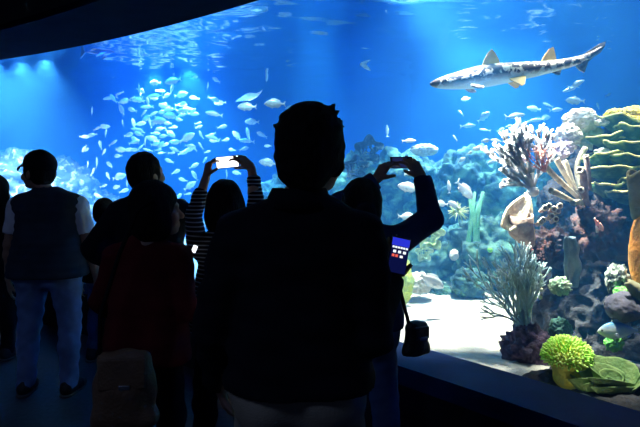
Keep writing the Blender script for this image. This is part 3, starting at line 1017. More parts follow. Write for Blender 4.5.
# ---- hazy reef far behind, along the back of the tank
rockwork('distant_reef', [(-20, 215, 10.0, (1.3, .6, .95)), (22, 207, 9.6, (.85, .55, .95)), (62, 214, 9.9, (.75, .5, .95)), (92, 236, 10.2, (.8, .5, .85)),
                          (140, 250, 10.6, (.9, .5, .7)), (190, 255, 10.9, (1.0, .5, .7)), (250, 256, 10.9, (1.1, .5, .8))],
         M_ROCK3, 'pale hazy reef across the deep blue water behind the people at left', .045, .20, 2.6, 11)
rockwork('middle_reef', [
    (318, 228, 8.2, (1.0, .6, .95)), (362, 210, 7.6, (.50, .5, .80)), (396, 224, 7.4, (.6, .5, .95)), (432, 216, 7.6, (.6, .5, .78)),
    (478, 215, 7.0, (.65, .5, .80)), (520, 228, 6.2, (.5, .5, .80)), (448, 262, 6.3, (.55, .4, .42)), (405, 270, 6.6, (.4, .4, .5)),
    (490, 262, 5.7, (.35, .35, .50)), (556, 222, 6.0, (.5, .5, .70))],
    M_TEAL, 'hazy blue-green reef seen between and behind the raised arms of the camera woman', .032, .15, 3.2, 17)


# ---- coral builders
def branch(bm, p, d, ln, r, depth, rnd, n, spread, planar=None, curl=0.0, sides=5, taper=0.72, seg=3, shrink=0.80):
    pts, rad = [p], [r]
    q, e = p.copy(), d.copy()
    for i in range(seg):
        j = V((rnd.gauss(0, 1), rnd.gauss(0, 1), rnd.gauss(0, 1))) * 0.12
        if planar is not None: j -= planar * j.dot(planar) * 0.85
        e = (e + j + V((0, 0, curl))).normalized()
        q = q + e * ln / seg
        pts.append(q.copy())
        rad.append(r * (1 - (1 - taper) * (i + 1) / seg))
    tube(bm, pts, rad, sides)
    if depth <= 0: return
    k = n if isinstance(n, int) else rnd.choice(n)
    for i in range(k):
        a = spread * ((i / (k - 1) - 0.5) * 2 if k > 1 else 0) + rnd.gauss(0, spread * 0.25)
        if planar is not None:
            f = Matrix.Rotation(a, 3, planar) @ e
            f += planar * rnd.gauss(0, 0.12)
        else:
            ax = V((rnd.gauss(0, 1), rnd.gauss(0, 1), rnd.gauss(0, 1)))
            ax = (ax - e * ax.dot(e)).normalized()
            f = Matrix.Rotation(spread * rnd.uniform(0.5, 1.1), 3, ax) @ e
        branch(bm, q, f.normalized(), ln * shrink * rnd.uniform(0.8, 1.15), r * taper, depth - 1, rnd, n, spread, planar, curl, sides, taper, seg, shrink)


def sheet(name, fn, nu, nv, m, parent=None, th=0.008, loc=None):
    """curved leaf given by fn(u, v) with real thickness"""
    bm = bmesh.new()
    G = [[bm.verts.new(fn(i / nu, j / nv)) for j in range(nv + 1)] for i in range(nu + 1)]
    for i in range(nu):
        for j in range(nv):
            bm.faces.new((G[i][j], G[i + 1][j], G[i + 1][j + 1], G[i][j + 1]))
    o = from_bm(name, bm, m, parent)
    s = o.modifiers.new('thickness', 'SOLIDIFY'); s.thickness = th; s.offset = 0
    s2 = o.modifiers.new('smooth', 'SUBSURF'); s2.levels = s2.render_levels = 1
    if loc is not None: o.location = loc
    return o


M_SNOW = mat('snow_white_coral', (0.95, 0.95, 0.95), 0.8, col2=(0.85, 0.88, 0.92), scale=20)
M_SNOW.node_tree.nodes['Principled BSDF'].inputs['Subsurface Weight'].default_value = 0.85
M_SNOW.node_tree.nodes['Principled BSDF'].inputs['Subsurface Scale'].default_value = 0.06
M_SNOW.node_tree.nodes['Principled BSDF'].inputs['Subsurface Radius'].default_value = (1, 1, 1)
M_WHIP = mat('green_whip', (0.10, 0.36, 0.20), 0.85, col2=(0.16, 0.46, 0.3), scale=12)
# white gorgonian with pink heart
rnd = random.Random(3)
base = at(533, 190, 3.72)
g = empty('gorgonian_coral', base); tag(g, 'bright white bushy fan coral left of the reef top', 'coral')
pl = V((0.25, -1, 0.1)).normalized()
for k, (a, ln) in enumerate([(112, .15), (102, .155), (122, .145), (131, .13), (140, .11), (107, .16), (88, .14), (94, .15), (82, .12), (150, .09), (117, .155), (127, .14), (110, .14), (136, .12), (99, .15), (158, .07)]):
    bm = bmesh.new()
    d = V((math.cos(math.radians(a)), rnd.gauss(0, .12), math.sin(math.radians(a)))).normalized()
    branch(bm, V((0, 0, 0)), d, ln * .82, 0.0115, 4, rnd, 2, 0.17, pl, 0.03, 5, 0.93, 3, 0.82)
    from_bm('branch', bm, M_SNOW, g)
bm = bmesh.new(); ball(bm, (0, 0, -0.01), (.04, .04, .035), 3); from_bm('holdfast', bm, M_SNOW, g)
base = at(545, 172, 3.62)
g = empty('branching_coral', base); tag(g, 'small pinkish-red bushy coral in front of the white fan coral', 'coral')
for k in range(7):
    bm = bmesh.new()
    a = math.radians(74 + 11 * k)
    branch(bm, V((0, 0, 0)), V((math.cos(a), rnd.gauss(0, .25), math.sin(a))).normalized(),   .052, .006, 4, rnd, 2, 0.34, None, 0.03, 5, 0.8, 2, 0.82)
    from_bm('branch', bm, M_PINK, g)

# white mushroom-like coral on top
o = rock('folded_coral', 581, 121, 4.2, (.125, .11, .095), M_WHITE, 'round white folded coral crowning the top of the right reef', 'coral', 81, 0.16, 2.2, None, 5, 0.22)
o = rock('folded_coral', 568, 136, 4.1, (.085, .09, .085), M_WHITE, 'smaller off-white lobed coral below the round white one', 'coral', 83, 0.25, 3.0, None, 5, 0.3)
o = rock('folded_coral', 590, 137, 4.25, (.10, .10, .09), M_MINT, 'pale mint lump of coral right of the white lobed one', 'coral', 85, 0.25, 3.0, None, 5, 0.3)
o = rock('lobed_sponge', 556, 152, 4.0, (.085, .08, .055), M_LILAC, 'lilac lobed sponge beside the white fan coral', 'sponge', 87, 0.3, 2.4, None, 5, 0.25)
o = rock('lobed_sponge', 566, 147, 4.05, (.06, .06, .05), M_LILAC, 'smaller lilac sponge tucked under the white lobed coral', 'sponge', 88, 0.3, 2.4, None, 5, 0.25)

# finger sponges radiating up to the left
g = empty('finger_sponge', at(584, 203, 3.85)); tag(g, 'cream finger sponge with long tubes spreading to the upper left', 'sponge')
o0 = at(584, 203, 3.85)
for pts in ([(584, 203, 3.9), (570, 190, 3.82), (556, 178, 3.75), (545, 166, 3.7)], [(582, 201, 3.9), (572, 186, 3.86), (562, 170, 3.84), (556, 157, 3.82)],
            [(583, 203, 3.9), (574, 188, 3.9), (569, 172, 3.9), (564, 160, 3.9)], [(582, 205, 3.85), (570, 200, 3.75), (559, 194, 3.68), (550, 190, 3.64)],
            [(584, 200, 3.9), (579, 185, 3.95), (575, 170, 3.98), (580, 156, 4.0), (586, 147, 4.0)], [(586, 204, 3.8), (580, 201, 3.7), (572, 203, 3.62)]):
    P3 = [at(*p) - o0 for p in pts]
    n = len(P3)
    bm = bmesh.new()
    vase(bm, P3, [0.014 + 0.009 * i / (n - 1) for i in range(n)], 0.35, 12, 0.34)
    ob = from_bm('tube', bm, M_CREAM, g)
    s = ob.modifiers.new('smooth', 'SUBSURF'); s.levels = s.render_levels = 1

# upright tube column with ringed mouths
g = empty('tube_sponge', at(583, 200, 3.7)); tag(g, 'thin brown tube sponge column with pale ringed mouths', 'sponge')
o0 = at(583, 200, 3.7)
M_TUBE = mat('brown_tube', (0.25, 0.17, 0.14), 0.85, col2=(0.4, 0.3, 0.24), scale=20, bump=0.4)
for pts, r in (([(586, 203, 3.72), (584, 185, 3.7), (583, 172, 3.68), (580, 170, 3.58)], .022), ([(588, 206, 3.72), (585, 197, 3.68), (581, 190, 3.58)], .02),
               ([(589, 190, 3.76), (588, 170, 3.74), (586, 156, 3.7)], .018)):
    P3 = [at(*p) - o0 for p in pts]
    bm = bmesh.new(); vase(bm, P3, [r] * len(P3), 0.35, 12, 0.34); t = from_bm('tube', bm, M_TUBE, g)
    bm = bmesh.new(); d = (P3[-1] - P3[-2]).normalized()
    a = d.orthogonal().normalized(); b = d.cross(a)
    ring = [P3[-1] + (a * math.cos(k * PI / 8) + b * math.sin(k * PI / 8)) * r * 0.85 for k in range(17)]
    tube(bm, ring, r * 0.28, 6); from_bm('mouth_rim', bm, M_CREAM, t)


# stacked plate corals
def plate(px, py, Y, rx, ry, tilt, seed, label, group, m=M_PLATE):
    c = at(px, py, Y)
    root = empty('plate_coral', c); tag(root, label, 'coral', group)
    ns = noise.noise

    def rad(a):
        return 1 + 0.20 * ns(V((math.cos(a) * 1.6, math.sin(a) * 1.6, seed))) + 0.10 * ns(V((math.cos(a) * 5, math.sin(a) * 5, seed + 9)))
    bm = bmesh.new()
    nr, na = 9, 56
    top, bot = [], []
    for i in range(nr + 1):
        t = i / nr
        th = 0.05 * (1 - t) + 0.016
        rt, rb = [], []
        for k in range(na):
            a = 2 * PI * k / na
            R = rad(a)
            x, y = rx * t * R * math.cos(a), ry * t * R * math.sin(a)
            z = 0.05 * t * t + 0.034 * t * ns(V((x * 11, y * 11, seed))) + math.tan(tilt) * x
            rt.append(bm.verts.new((x, y, z))); rb.append(bm.verts.new((x, y, z - th)))
        top.append(rt); bot.append(rb)
    for A, flip in ((top, False), (bot, True)):
        for i in range(nr):
            for k in range(na):
                bm.faces.new((A[i][k], A[i + 1][k], A[i + 1][(k + 1) % na], A[i][(k + 1) % na]))
    for k in range(na):
        bm.faces.new((top[nr][k], bot[nr][k], bot[nr][(k + 1) % na], top[nr][(k + 1) % na]))
    bmesh.ops.remove_doubles(bm, verts=bm.verts, dist=0.0005)
    from_bm('plate', bm, m, root)
    bm = bmesh.new()
    pts = []
    for k in range(na + 1):
        a = 2 * PI * k / na
        R = rad(a)
        x, y = rx * R * math.cos(a), ry * R * math.sin(a)
        pts.append(V((x, y, 0.05 + 0.034 * ns(V((x * 11, y * 11, seed))) + math.tan(tilt) * x - 0.004)))
    tube(bm, pts, [0.0075 + 0.004 * ns(p * 20) for p in pts], 6)
    from_bm('growing_rim', bm, M_RIM, root)
    bm = bmesh.new()
    tube(bm, [(0.03, 0.16, -0.16), (0.01, 0.10, -0.08), (0, 0.02, -0.02)], [0.06, 0.05, 0.07], 10)
    from_bm('stem', bm, M_ROCK, root)
    return root


GP = 'stacked green plate corals'
LP = 'green plate coral with pale yellow rim in the stack at the upper right reef'
for i, (px, py, Y, rx, ry, tl) in enumerate([
    (616, 126, 4.12, .15, .15, -.22), (634, 137, 4.0, .13, .14, -.30), (605, 141, 4.05, .12, .13, .18), (627, 151, 3.9, .15, .15, -.16),
    (601, 160, 3.95, .15, .15, .16), (632, 163, 3.85, .19, .16, -.10), (612, 174, 3.85, .22, .16, .04), (640, 184, 3.75, .15, .14, .10),
    (606, 190, 3.8, .10, .13, .05), (630, 196, 3.75, .19, .15, .03), (622, 143, 4.1, .10, .12, .10)]):
    plate(px, py, Y, rx, ry, tl, 10 + i * 3, LP, GP)
o = rock('yellow_coral', 634, 117, 4.15, (.12, .12, .07), M_YELLOW, 'sunlit yellow knobbly coral topping the plate stack at the right edge', 'coral', 95, 0.3, 3.2, None, 5, 0.35)
o = rock('yellow_coral', 615, 116, 4.1, (.07, .07, .05), M_YELLOW, 'small greenish-yellow knob left of the larger yellow coral', 'coral', 96, 0.3, 3.2, None, 5, 0.35)
for px, py, lab in ((603, 122, 'small white crust on the topmost plate coral'), (603, 152, 'white crust patch between the plate corals')):
    rock('white_crust', px, py, 3.95 if py > 130 else 4.1, (.05, .05, .028), M_WHITE, lab, 'coral', px, 0.4, 3.5, None, 4, 0.3)

# zoanthid cluster with pale rims
g = empty('cup_polyps', at(551, 214, 3.85)); tag(g, 'cluster of brown polyps with cream ringed mouths', 'polyps')
o0 = at(551, 214, 3.85)
for px, py in ((545, 208), (549, 206), (554, 209), (558, 211), (552, 216), (556, 219), (541, 222), (543, 220), (560, 206)):
    p = at(px, py, 3.78) - o0
    bm = bmesh.new(); vase(bm, [p + V((.01, .10, -.03)), p + V((0.005, .05, -.012)), p], [.014, .015, .019], .35, 10, .5); t = from_bm('polyp', bm, M_TUBE, g)
    bm = bmesh.new()
    ring = [p + V((math.cos(k * PI / 6) * .017, -.001, math.sin(k * PI / 6) * .017)) for k in range(13)]
    tube(bm, ring, .0048, 5); from_bm('mouth_rim', bm, M_CREAM, t)

# cup sponge with slanting cream slab
g = empty('cup_sponge', at(519, 216, 3.9)); tag(g, 'brown cup sponge with a slanting cream lip above the sea fan', 'sponge')
o0 = at(519, 216, 3.9)
bm = bmesh.new()
vase(bm, [at(531, 245, 4.0) - o0, at(526, 238, 3.95) - o0, at(521, 230, 3.9) - o0, at(519, 222, 3.86) - o0, at(520, 214, 3.84) - o0], [.03, .06, .085, .095, .09], .16, 20, .6)
from_bm('cup', bm, M_TUBE, g)
a, b = at(505, 229, 3.78) - o0, at(527, 197, 3.9) - o0


def lip(u, v):
    c = a.lerp(b, v)
    w = 0.060 * math.sin(PI * min(1, 0.12 + v * 0.80)) + 0.006
    return c + V((w * (u - .5) * 2, 0.05 * (1 - (2 * u - 1) ** 2) - .02, -w * (u - .5) * 1.1))


sheet('lip', lip, 8, 14, M_CREAM, g, 0.022)
bm = bmesh.new()
pts = [at(531, 240, 3.95) - o0, at(530, 222, 3.92) - o0, at(529, 205, 3.93) - o0, at(527, 193, 3.95) - o0]
tube(bm, pts, [.03, .028, .024, .018], 10); from_bm('stem', bm, M_CREAM, g)

# big blue-grey sea fan
rnd = random.Random(12)
base = at(526, 333, 3.55)
g = empty('sea_fan', base); tag(g, 'blue-grey bushy sea fan standing on the purple-black rock', 'coral')
pl = V((0.1, -1, 0.0)).normalized()
for a, ln in [(132, .10), (127, .115), (123, .125), (119, .135), (115, .14), (111, .145), (107, .15), (103, .15), (99, .15), (95, .145), (91, .14), (87, .135), (82, .125), (77, .115), (113, .115), (104, .12), (121, .105), (94, .115), (86, .11)]:
    bm = bmesh.new()
    d = V((math.cos(math.radians(a)), rnd.gauss(0, .10), math.sin(math.radians(a)))).normalized()
    branch(bm, V((rnd.gauss(0, .02), rnd.gauss(0, .02), 0)), d, ln * 1.02, 0.0085, 4, rnd, 2, 0.19, pl, 0.035, 5, 0.86, 3, 0.83)
    from_bm('branch', bm, M_FAN, g)
bm = bmesh.new(); ball(bm, (0, 0, -.01), (.06, .05, .04), 3); from_bm('holdfast', bm, M_FAN, g)
g = empty('soft_coral', at(527, 285, 3.75)); tag(g, 'small cream-yellow tufted coral showing through the sea fan', 'coral')
bm = bmesh.new()
for k in range(46):
    p = V((rnd.gauss(0, .05), rnd.gauss(0, .03), rnd.uniform(-.09, .09)))
    ball(bm, p, rnd.uniform(.010, .020), 1)
tube(bm, [(0, .05, -.28), (0, .02, -.1), (0, 0, .08)], [.05, .04, .02], 8)
from_bm('polyps', bm, mat('cream_tufts', (0.75, 0.72, 0.42), 0.8, col2=(0.6, 0.66, 0.5), scale=30), g)

# lime toadstool coral
g = empty('toadstool_coral', at(567, 384, 3.02)); tag(g, 'lime green toadstool coral with a crown of stubby tentacles', 'coral')
bm = bmesh.new()
tube(bm, [(0, 0, -.03), (0, 0, .02), (.0, 0, .06), (0, 0, .10), (0, 0, .13)], [.085, .075, .072, .085, .095], 18)
from_bm('stalk', bm, M_STALK, g)
bm = bmesh.new()
vs_ = ball(bm, (0, 0, .150), (.112, .105, .085), 4)
for v in vs_: v.co += (v.co - V((0, 0, .150))) * 0.14 * noise.noise(v.co * 16)
from_bm('cap', bm, M_STALK, g)
bm = bmesh.new()
rnd = random.Random(5)
for k in range(420):
    t = (k + .5) / 420
    z = 1 - 1.35 * t
    a = k * 2.39996
    s = math.sqrt(max(0, 1 - z * z))
    nrm = V((s * math.cos(a), s * math.sin(a), z))
    p = V((nrm.x * .108, nrm.y * .102, .150 + nrm.z * .083))
    d = (nrm + V((rnd.gauss(0, .25), rnd.gauss(0, .25), .35 + rnd.gauss(0, .2)))).normalized()
    ln = rnd.uniform(.020, .034)
    tube(bm, [p - nrm * .006, p + d * ln * .6, p + d * ln, p + d * (ln + .004)], [.0042, .0046, .0062, .003], 6)
from_bm('tentacles', bm, M_LIME, g)

# olive rosette coral by the glass
g = empty('rosette_coral', at(612, 396, 2.88)); tag(g, 'olive green rosette of curled leaf coral in the lower right corner', 'coral')


def leaf(R, h, a0, a1, flare, seed, lean=(0, 0)):
    def f(u, v):
        a = math.radians(a0 + (a1 - a0) * u)
        edge = 0.5 + 0.5 * math.sin(PI * u)
        hh = h * (0.35 + 0.65 * edge) * v
        rr = R * (0.45 + 0.55 * v ** 0.6) + flare * v * v + 0.012 * v * noise.noise(V((u * 7, v * 2, seed)))
        return V((rr * math.cos(a) * 1.1 + lean[0] * v, rr * math.sin(a) * .8 + lean[1] * v, hh))
    return f


for R, h, a0, a1, fl_, sd, ln in [(.045, .125, -40, 230, .01, 1, (0, .01)), (.080, .150, 20, 250, .012, 2, (0, .02)), (.09, .12, 150, 330, .015, 3, (-.01, -.01)),
                                  (.118, .165, -20, 140, .015, 4, (.01, .03)), (.105, .085, 195, 345, .012, 5, (0, 0)), (.128, .17, 30, 170, .012, 6, (-.01, .03)),
                                  (.12, .11, -70, 40, .015, 7, (.01, 0)), (.022, .10, 0, 300, .005, 8, (0, 0))]:
    sheet('leaf', leaf(R, h, a0, a1, fl_, sd, ln), 22, 8, M_OLIVE, g, 0.007)
g = empty('leaf_coral', at(588, 392, 2.95)); tag(g, 'pale green upright leaf coral between the toadstool and the rosette', 'coral')
for k in range(4):
    sheet('leaf', leaf(.05 + .012 * k, .10, 60 + 60 * k, 200 + 60 * k, .02, 30 + k, (-.01, 0)), 14, 6, M_OLIVE, g, 0.007)

# leaning slate slab
g = at(574, 262, 3.55)


def slab(u, v):
    return V(((u - .5) * (.05 + .05 * math.sin(v * PI)) - .05 * v + .03 * noise.noise(V((u * 3, v * 4, 1))), .03 * math.sin(u * PI) - .08 * v, (v - .5) * .34 + .012 * noise.noise(V((u * 5, 2, v)))))


tag(sheet('slab_sponge', slab, 8, 16, M_SLATE, None, 0.03, g), 'blue-grey slab sponge standing on edge in the dark reef middle', 'sponge')
# mint polyps
tag(rock('button_coral', 560, 286, 3.42, (.058, .055, .052), M_MINT, 'x', 'coral', 101, 0.35, 4.0, None, 5, 0.4), 'little mint-green button coral glowing in the dark reef')
rock('lump_coral', 625, 307, 3.1, (.105, .10, .085), M_GREYLUMP, 'smooth purple-grey lump coral above the blue-backed fish', 'coral', 103, 0.12, 1.4)
rock('striped_coral', 617, 280, 3.3, (.06, .06, .085), mat('striped_skin', (0.06, 0.08, 0.07), 0.9, col2=(0.42, 0.5, 0.42), scale=34, lo=0.48, hi=0.6, stretch=(1, 1, .4)),
     'dark striped tuft of coral over a vivid green base', 'coral', 104, 0.3, 3.0, None, 5, .4)
rock('green_crust', 622, 292, 3.22, (.045, .04, .03), M_GREENBIT, 'vivid green crust under the striped coral', 'coral', 105, 0.3, 3.0)
g = at(638, 290, 3.05)


def bl(u, v):
    w = .05 * math.sin(PI * (0.1 + .8 * v))
    return V((-.07 + .15 * v + w * (u - .5), -.03 * math.sin(PI * u), .05 - .13 * v + w * (u - .5) * 1.2))


tag(sheet('leaf_sponge', bl, 8, 14, M_BEIGE, None, 0.018, g), 'beige leaf sponge leaning down at the right edge under the orange one', 'sponge')
g = at(648, 196, 3.2)


def pot(u, v):
    a = PI * (0.55 + 0.95 * u)
    r = .085 + .03 * v
    return V((r * math.cos(a), r * math.sin(a) * .5, -.12 + .26 * v + .02 * math.sin(u * 9)))


tag(sheet('vase_sponge', pot, 16, 10, M_BEIGE, None, 0.02, g), 'olive beige vase sponge cut by the right edge of the picture', 'sponge')
g = at(651, 252, 3.2)


def org(u, v):
    a = PI * (0.5 + 1.0 * u)
    r = .055 + .05 * math.sin(PI * (.15 + .7 * v)) + .012 * noise.noise(V((u * 6, v * 5, 4)))
    return V((r * math.cos(a), r * math.sin(a), -.19 + .37 * v + .03 * math.sin(u * 12) * v))


tag(sheet('barrel_sponge', org, 20, 14, M_ORANGE, None, 0.025, g), 'orange barrel sponge glowing at the right edge', 'sponge')
g = empty('finger_coral', at(600, 226, 3.5)); tag(g, 'tiny pink and white finger coral on the reddish rock', 'coral')
for dx, dz, l in ((-.02, .02, .05), (0, 0, .055), (.015, -.01, .05), (-.018, -.02, .035)):
    bm = bmesh.new(); tube(bm, [(dx + .02, .04, dz - .02), (dx, 0, dz), (dx - l * .5, -.02, dz + l * .6)], [.009, .009, .005], 6)
    from_bm('finger', bm, M_PINK if dz > -.015 else M_WHITE, g)
g = empty('speckle_coral', at(541, 253, 3.85)); tag(g, 'sprinkle of pinkish white tufts on the rust-brown rock', 'coral')
bm = bmesh.new()
for k in range(22):
    ball(bm, (rnd.gauss(0, .03), rnd.gauss(-.01, .01), rnd.gauss(0, .045)), rnd.uniform(.005, .011), 1)
from_bm('tufts', bm, M_PINK, g)
rock('crust_coral', 560, 330, 3.55, (.07, .06, .07), mat('dim_green_crust', (0.04, 0.12, 0.09), 0.9, col2=(0.07, 0.18, 0.16), scale=20, bump=.6), 'dim green crusted knob behind the toadstool coral', 'coral', 107, .25, 2.6)
rock('leafy_coral', 614, 343, 3.25, (.05, .04, .05), M_GREENBIT, 'green fold of coral under the blue-backed fish', 'coral', 108, .3, 2.5)

# hazy corals of the middle reef
def ruffle(px, py, Y, r, label, m=M_RUFFLE):
    g = empty('ruffle_coral', at(px, py, Y)); tag(g, label, 'coral')
    for k, (q, h) in enumerate(((1, .5), (.62, .6), (.3, .5))):
        def f(u, v, q=q, h=h, k=k):
            a = 2 * PI * u * .93 + k
            rr = r * q * (0.55 + .45 * v) * (1 + .22 * math.sin(5 * a + k) * v)
            return V((rr * math.cos(a), -h * r * v + r * .3, rr * math.sin(a)))
        sheet('leaf', f, 36, 5, m, g, r * .07)
    return g


ruffle(430, 236, 5.4, .13, 'ring-shaped yellow-green ruffled coral right of the photographer\'s elbow')
ruffle(424, 253, 5.3, .08, 'smaller ruffled coral ring below the yellow-green one', M_MINT)
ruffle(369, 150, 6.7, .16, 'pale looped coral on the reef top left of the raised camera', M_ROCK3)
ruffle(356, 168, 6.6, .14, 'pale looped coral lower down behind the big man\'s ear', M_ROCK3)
rnd = random.Random(8)
g = empty('feather_star', at(458, 212, 5.6)); tag(g, 'spiky pale feather star right of the photographer\'s forearm', 'feather star')
bm = bmesh.new()
for k in range(40):
    d = V((rnd.gauss(0, 1), rnd.gauss(-.4, .6), rnd.gauss(0, 1))).normalized()
    tube(bm, [d * .01, d * .06 + V((0, 0, .006)), d * rnd.uniform(.09, .13)], [.006, .005, .0025], 5)
from_bm('arms', bm, M_RUFFLE, g)
g = empty('whip_coral', at(477, 236, 5.5)); tag(g, 'tall greenish whip coral standing in the hazy middle reef', 'coral')
bm = bmesh.new()
for k in range(5):
    x = rnd.gauss(0, .03)
    tube(bm, [(x, .03, -.5), (x + rnd.gauss(0, .02), 0, -.1), (x + rnd.gauss(0, .02), 0, .2), (x + rnd.gauss(0, .03), 0, .44)], [.03, .028, .022, .012], 7)
from_bm('stems', bm, M_WHIP, g)
rock('white_coral_head', 424, 150, 7.0, (.17, .14, .075), M_WHITE, 'white arched coral head on the hazy reef top right of the camera', 'coral', 111, .18, 2.2, None, 5, .2)
rock('white_coral_head', 454, 255, 5.5, (.045, .04, .055), M_WHITE, 'small bright white knob in the hazy middle reef', 'coral', 112, .2, 2)
rock('white_coral_head', 419, 283, 5.1, (.12, .12, .09), M_WHITE, 'white lumpy coral low on the sand near the handbag', 'coral', 113, .3, 2.6, None, 5, .3)
rock('yellow_soft_coral', 403, 283, 4.9, (.08, .07, .19), mat('lemon_coral', (0.6, 0.7, 0.12), .8, col2=(.4, .55, .15), scale=14), 'lemon yellow soft coral right beside the big man\'s arm', 'coral', 114, .25, 2.4, None, 5, .25)
rock('teal_coral', 470, 283, 5.2, (.16, .14, .13), M_TEAL, 'low teal coral mound on the sand left of the sea fan', 'coral', 115, .3, 2.6, None, 5, .3)
rock('teal_coral', 440, 292, 5.4, (.13, .12, .08), M_TEAL, 'low blue-green coral mound behind the white sand', 'coral', 116, .3, 2.6, None, 5, .3)
bm = bmesh.new(); ball(bm, (0, 0, 0), .022, 3)
o = from_bm('green_ball', bm, M_GREENBIT); o.location = at(490, 250, 4.6)
tag(o, 'small vivid green ball sponge at the upper left of the sea fan', 'sponge')
# ------------------------------------------------------------------ people
M_SKIN = mat('skin', (0.36, 0.20, 0.13), 0.6, col2=(0.42, 0.24, 0.16), scale=20)
M_HAIR = mat('black_hair', (0.006, 0.005, 0.005), 0.85, col2=(0.012, 0.010, 0.009), spec=0.15, scale=60, stretch=(1, 1, .15), bump=0.4, bscale=150)
M_SHOE = mat('dark_shoe', (0.02, 0.02, 0.025), 0.6, col2=(0.03, 0.03, 0.035), scale=20)
M_SOLE = mat('shoe_sole', (0.12, 0.12, 0.12), 0.8)


def fabric(name, c, c2=None, rough=0.92, scale=6):
    return mat(name, c, rough, col2=c2 or tuple(x * 1.35 for x in c), scale=scale, bump=0.25, bscale=220, spec=0.15)


M_VEST = fabric('slate_quilted_vest', (0.030, 0.045, 0.070))
M_TEE = fabric('white_tee', (0.72, 0.74, 0.78))
M_JEANS = fabric('light_blue_jeans', (0.16, 0.26, 0.48))
M_JEANS2 = fabric('mid_blue_jeans', (0.07, 0.12, 0.26))
M_DARK = fabric('black_jacket_cloth', (0.010, 0.011, 0.016))
M_NAVY = fabric('navy_cloth', (0.018, 0.028, 0.085))
M_RED = fabric('dark_red_knit', (0.10, 0.010, 0.012))
M_BEIGEP = fabric('khaki_trousers', (0.40, 0.34, 0.24))
M_BLACKP = fabric('black_trousers', (0.012, 0.012, 0.016))
M_CAP = fabric('black_cap', (0.010, 0.010, 0.013))
M_TANBAG = mat('tan_leather', (0.20, 0.11, 0.055), 0.55, col2=(0.26, 0.15, 0.08), scale=10, bump=0.3, bscale=80)
M_BLACKBAG = mat('black_leather', (0.012, 0.012, 0.014), 0.4, col2=(0.02, 0.02, 0.022), scale=10, bump=0.3, bscale=80)
M_STRAP = fabric('black_strap', (0.008, 0.008, 0.010))
M_METAL = mat('bright_buckle', (0.8, 0.78, 0.7), 0.2, metal=1.0)
M_PLASTIC = mat('phone_case', (0.012, 0.012, 0.014), 0.3)


def striped(name, a, b, freq):
    m = fabric(name, a)
    N, L = m.node_tree.nodes, m.node_tree.links
    p = N['Principled BSDF']
    tc, sp = N.new('ShaderNodeTexCoord'), N.new('ShaderNodeSeparateXYZ')
    L.new(tc.outputs['Object'], sp.inputs[0])
    mu = N.new('ShaderNodeMath'); mu.operation = 'MULTIPLY'; mu.inputs[1].default_value = freq
    fr = N.new('ShaderNodeMath'); fr.operation = 'FRACT'
    gt = N.new('ShaderNodeMath'); gt.operation = 'GREATER_THAN'; gt.inputs[1].default_value = 0.72
    mx = N.new('ShaderNodeMix'); mx.data_type = 'RGBA'
    mx.inputs[6].default_value = (*a, 1); mx.inputs[7].default_value = (*b, 1)
    L.new(sp.outputs['Z'], mu.inputs[0]); L.new(mu.outputs[0], fr.inputs[0]); L.new(fr.outputs[0], gt.inputs[0]); L.new(gt.outputs[0], mx.inputs[0])
    for l in list(L):
        if l.to_socket == p.inputs['Base Color']: L.remove(l)
    L.new(mx.outputs[2], p.inputs['Base Color'])
    return m


M_STRIPE = striped('striped_knit', (0.010, 0.010, 0.014), (0.30, 0.33, 0.40), 1 / 0.021)


def n3(v): return np.array(v, float)


def elbow(S_, W_, U, Lf, hint):
    S_, W_ = V(S_), V(W_)
    d = W_ - S_
    D = min(d.length, (U + Lf) * 0.995)
    e = d.normalized()
    a = (U * U - Lf * Lf + D * D) / (2 * D)
    h = math.sqrt(max(0, U * U - a * a))
    hv = V(hint) - e * V(hint).dot(e)
    return S_ + e * a + hv.normalized() * h


def hand(f, W, d, n, side, thumb=None, curl=(0.5, 0.7, 0.5), hs=1.0, spread=0.10):
    """five fingers and a palm; d wrist->knuckles, n the way the fingers close, side +-1 which side of d x n the thumb is"""
    d = V(d).normalized(); n = V(n); n = (n - d * n.dot(d)).normalized()
    s = d.cross(n) * side
    W = V(W)
    K = []
    for i, off in enumerate((0.030, 0.010, -0.010, -0.029)):
        base = W + (d * (0.088 - 0.005 * abs(i - 1)) + s * off) * hs
        K.append(base)
        f.cap(W + (d * .008 + s * off * .6) * hs, base, .017 * hs, .0125 * hs, .010)
    for i, (ln, r) in enumerate(((.074, .0092), (.083, .0095), (.077, .0090), (.060, .0080))):
        p = K[i]
        a = 0.0
        dd = (d + s * (1.5 - i) * spread).normalized()
        for frac, c in zip((.44, .31, .25), curl):
            a += c
            e = dd * math.cos(a) + n * math.sin(a)
            q = p + e * ln * frac * hs
            f.cap(p, q, r * hs, r * .9 * hs, .004)
            p, r = q, r * .9
    tb = W + (d * .022 + s * .024) * hs
    td = V(thumb).normalized() if thumb is not None else (d * .62 + s * .70 + n * .25).normalized()
    f.cap(W + (d * .012 + s * .010) * hs, tb, .016 * hs, .015 * hs, .008)
    t1 = tb + td * .040 * hs
    td2 = (td + d * .25 + n * .18).normalized()
    f.cap(tb, t1, .0140 * hs, .0112 * hs, .006)
    f.cap(t1, t1 + td2 * .032 * hs, .0112 * hs, .0088 * hs, .004)


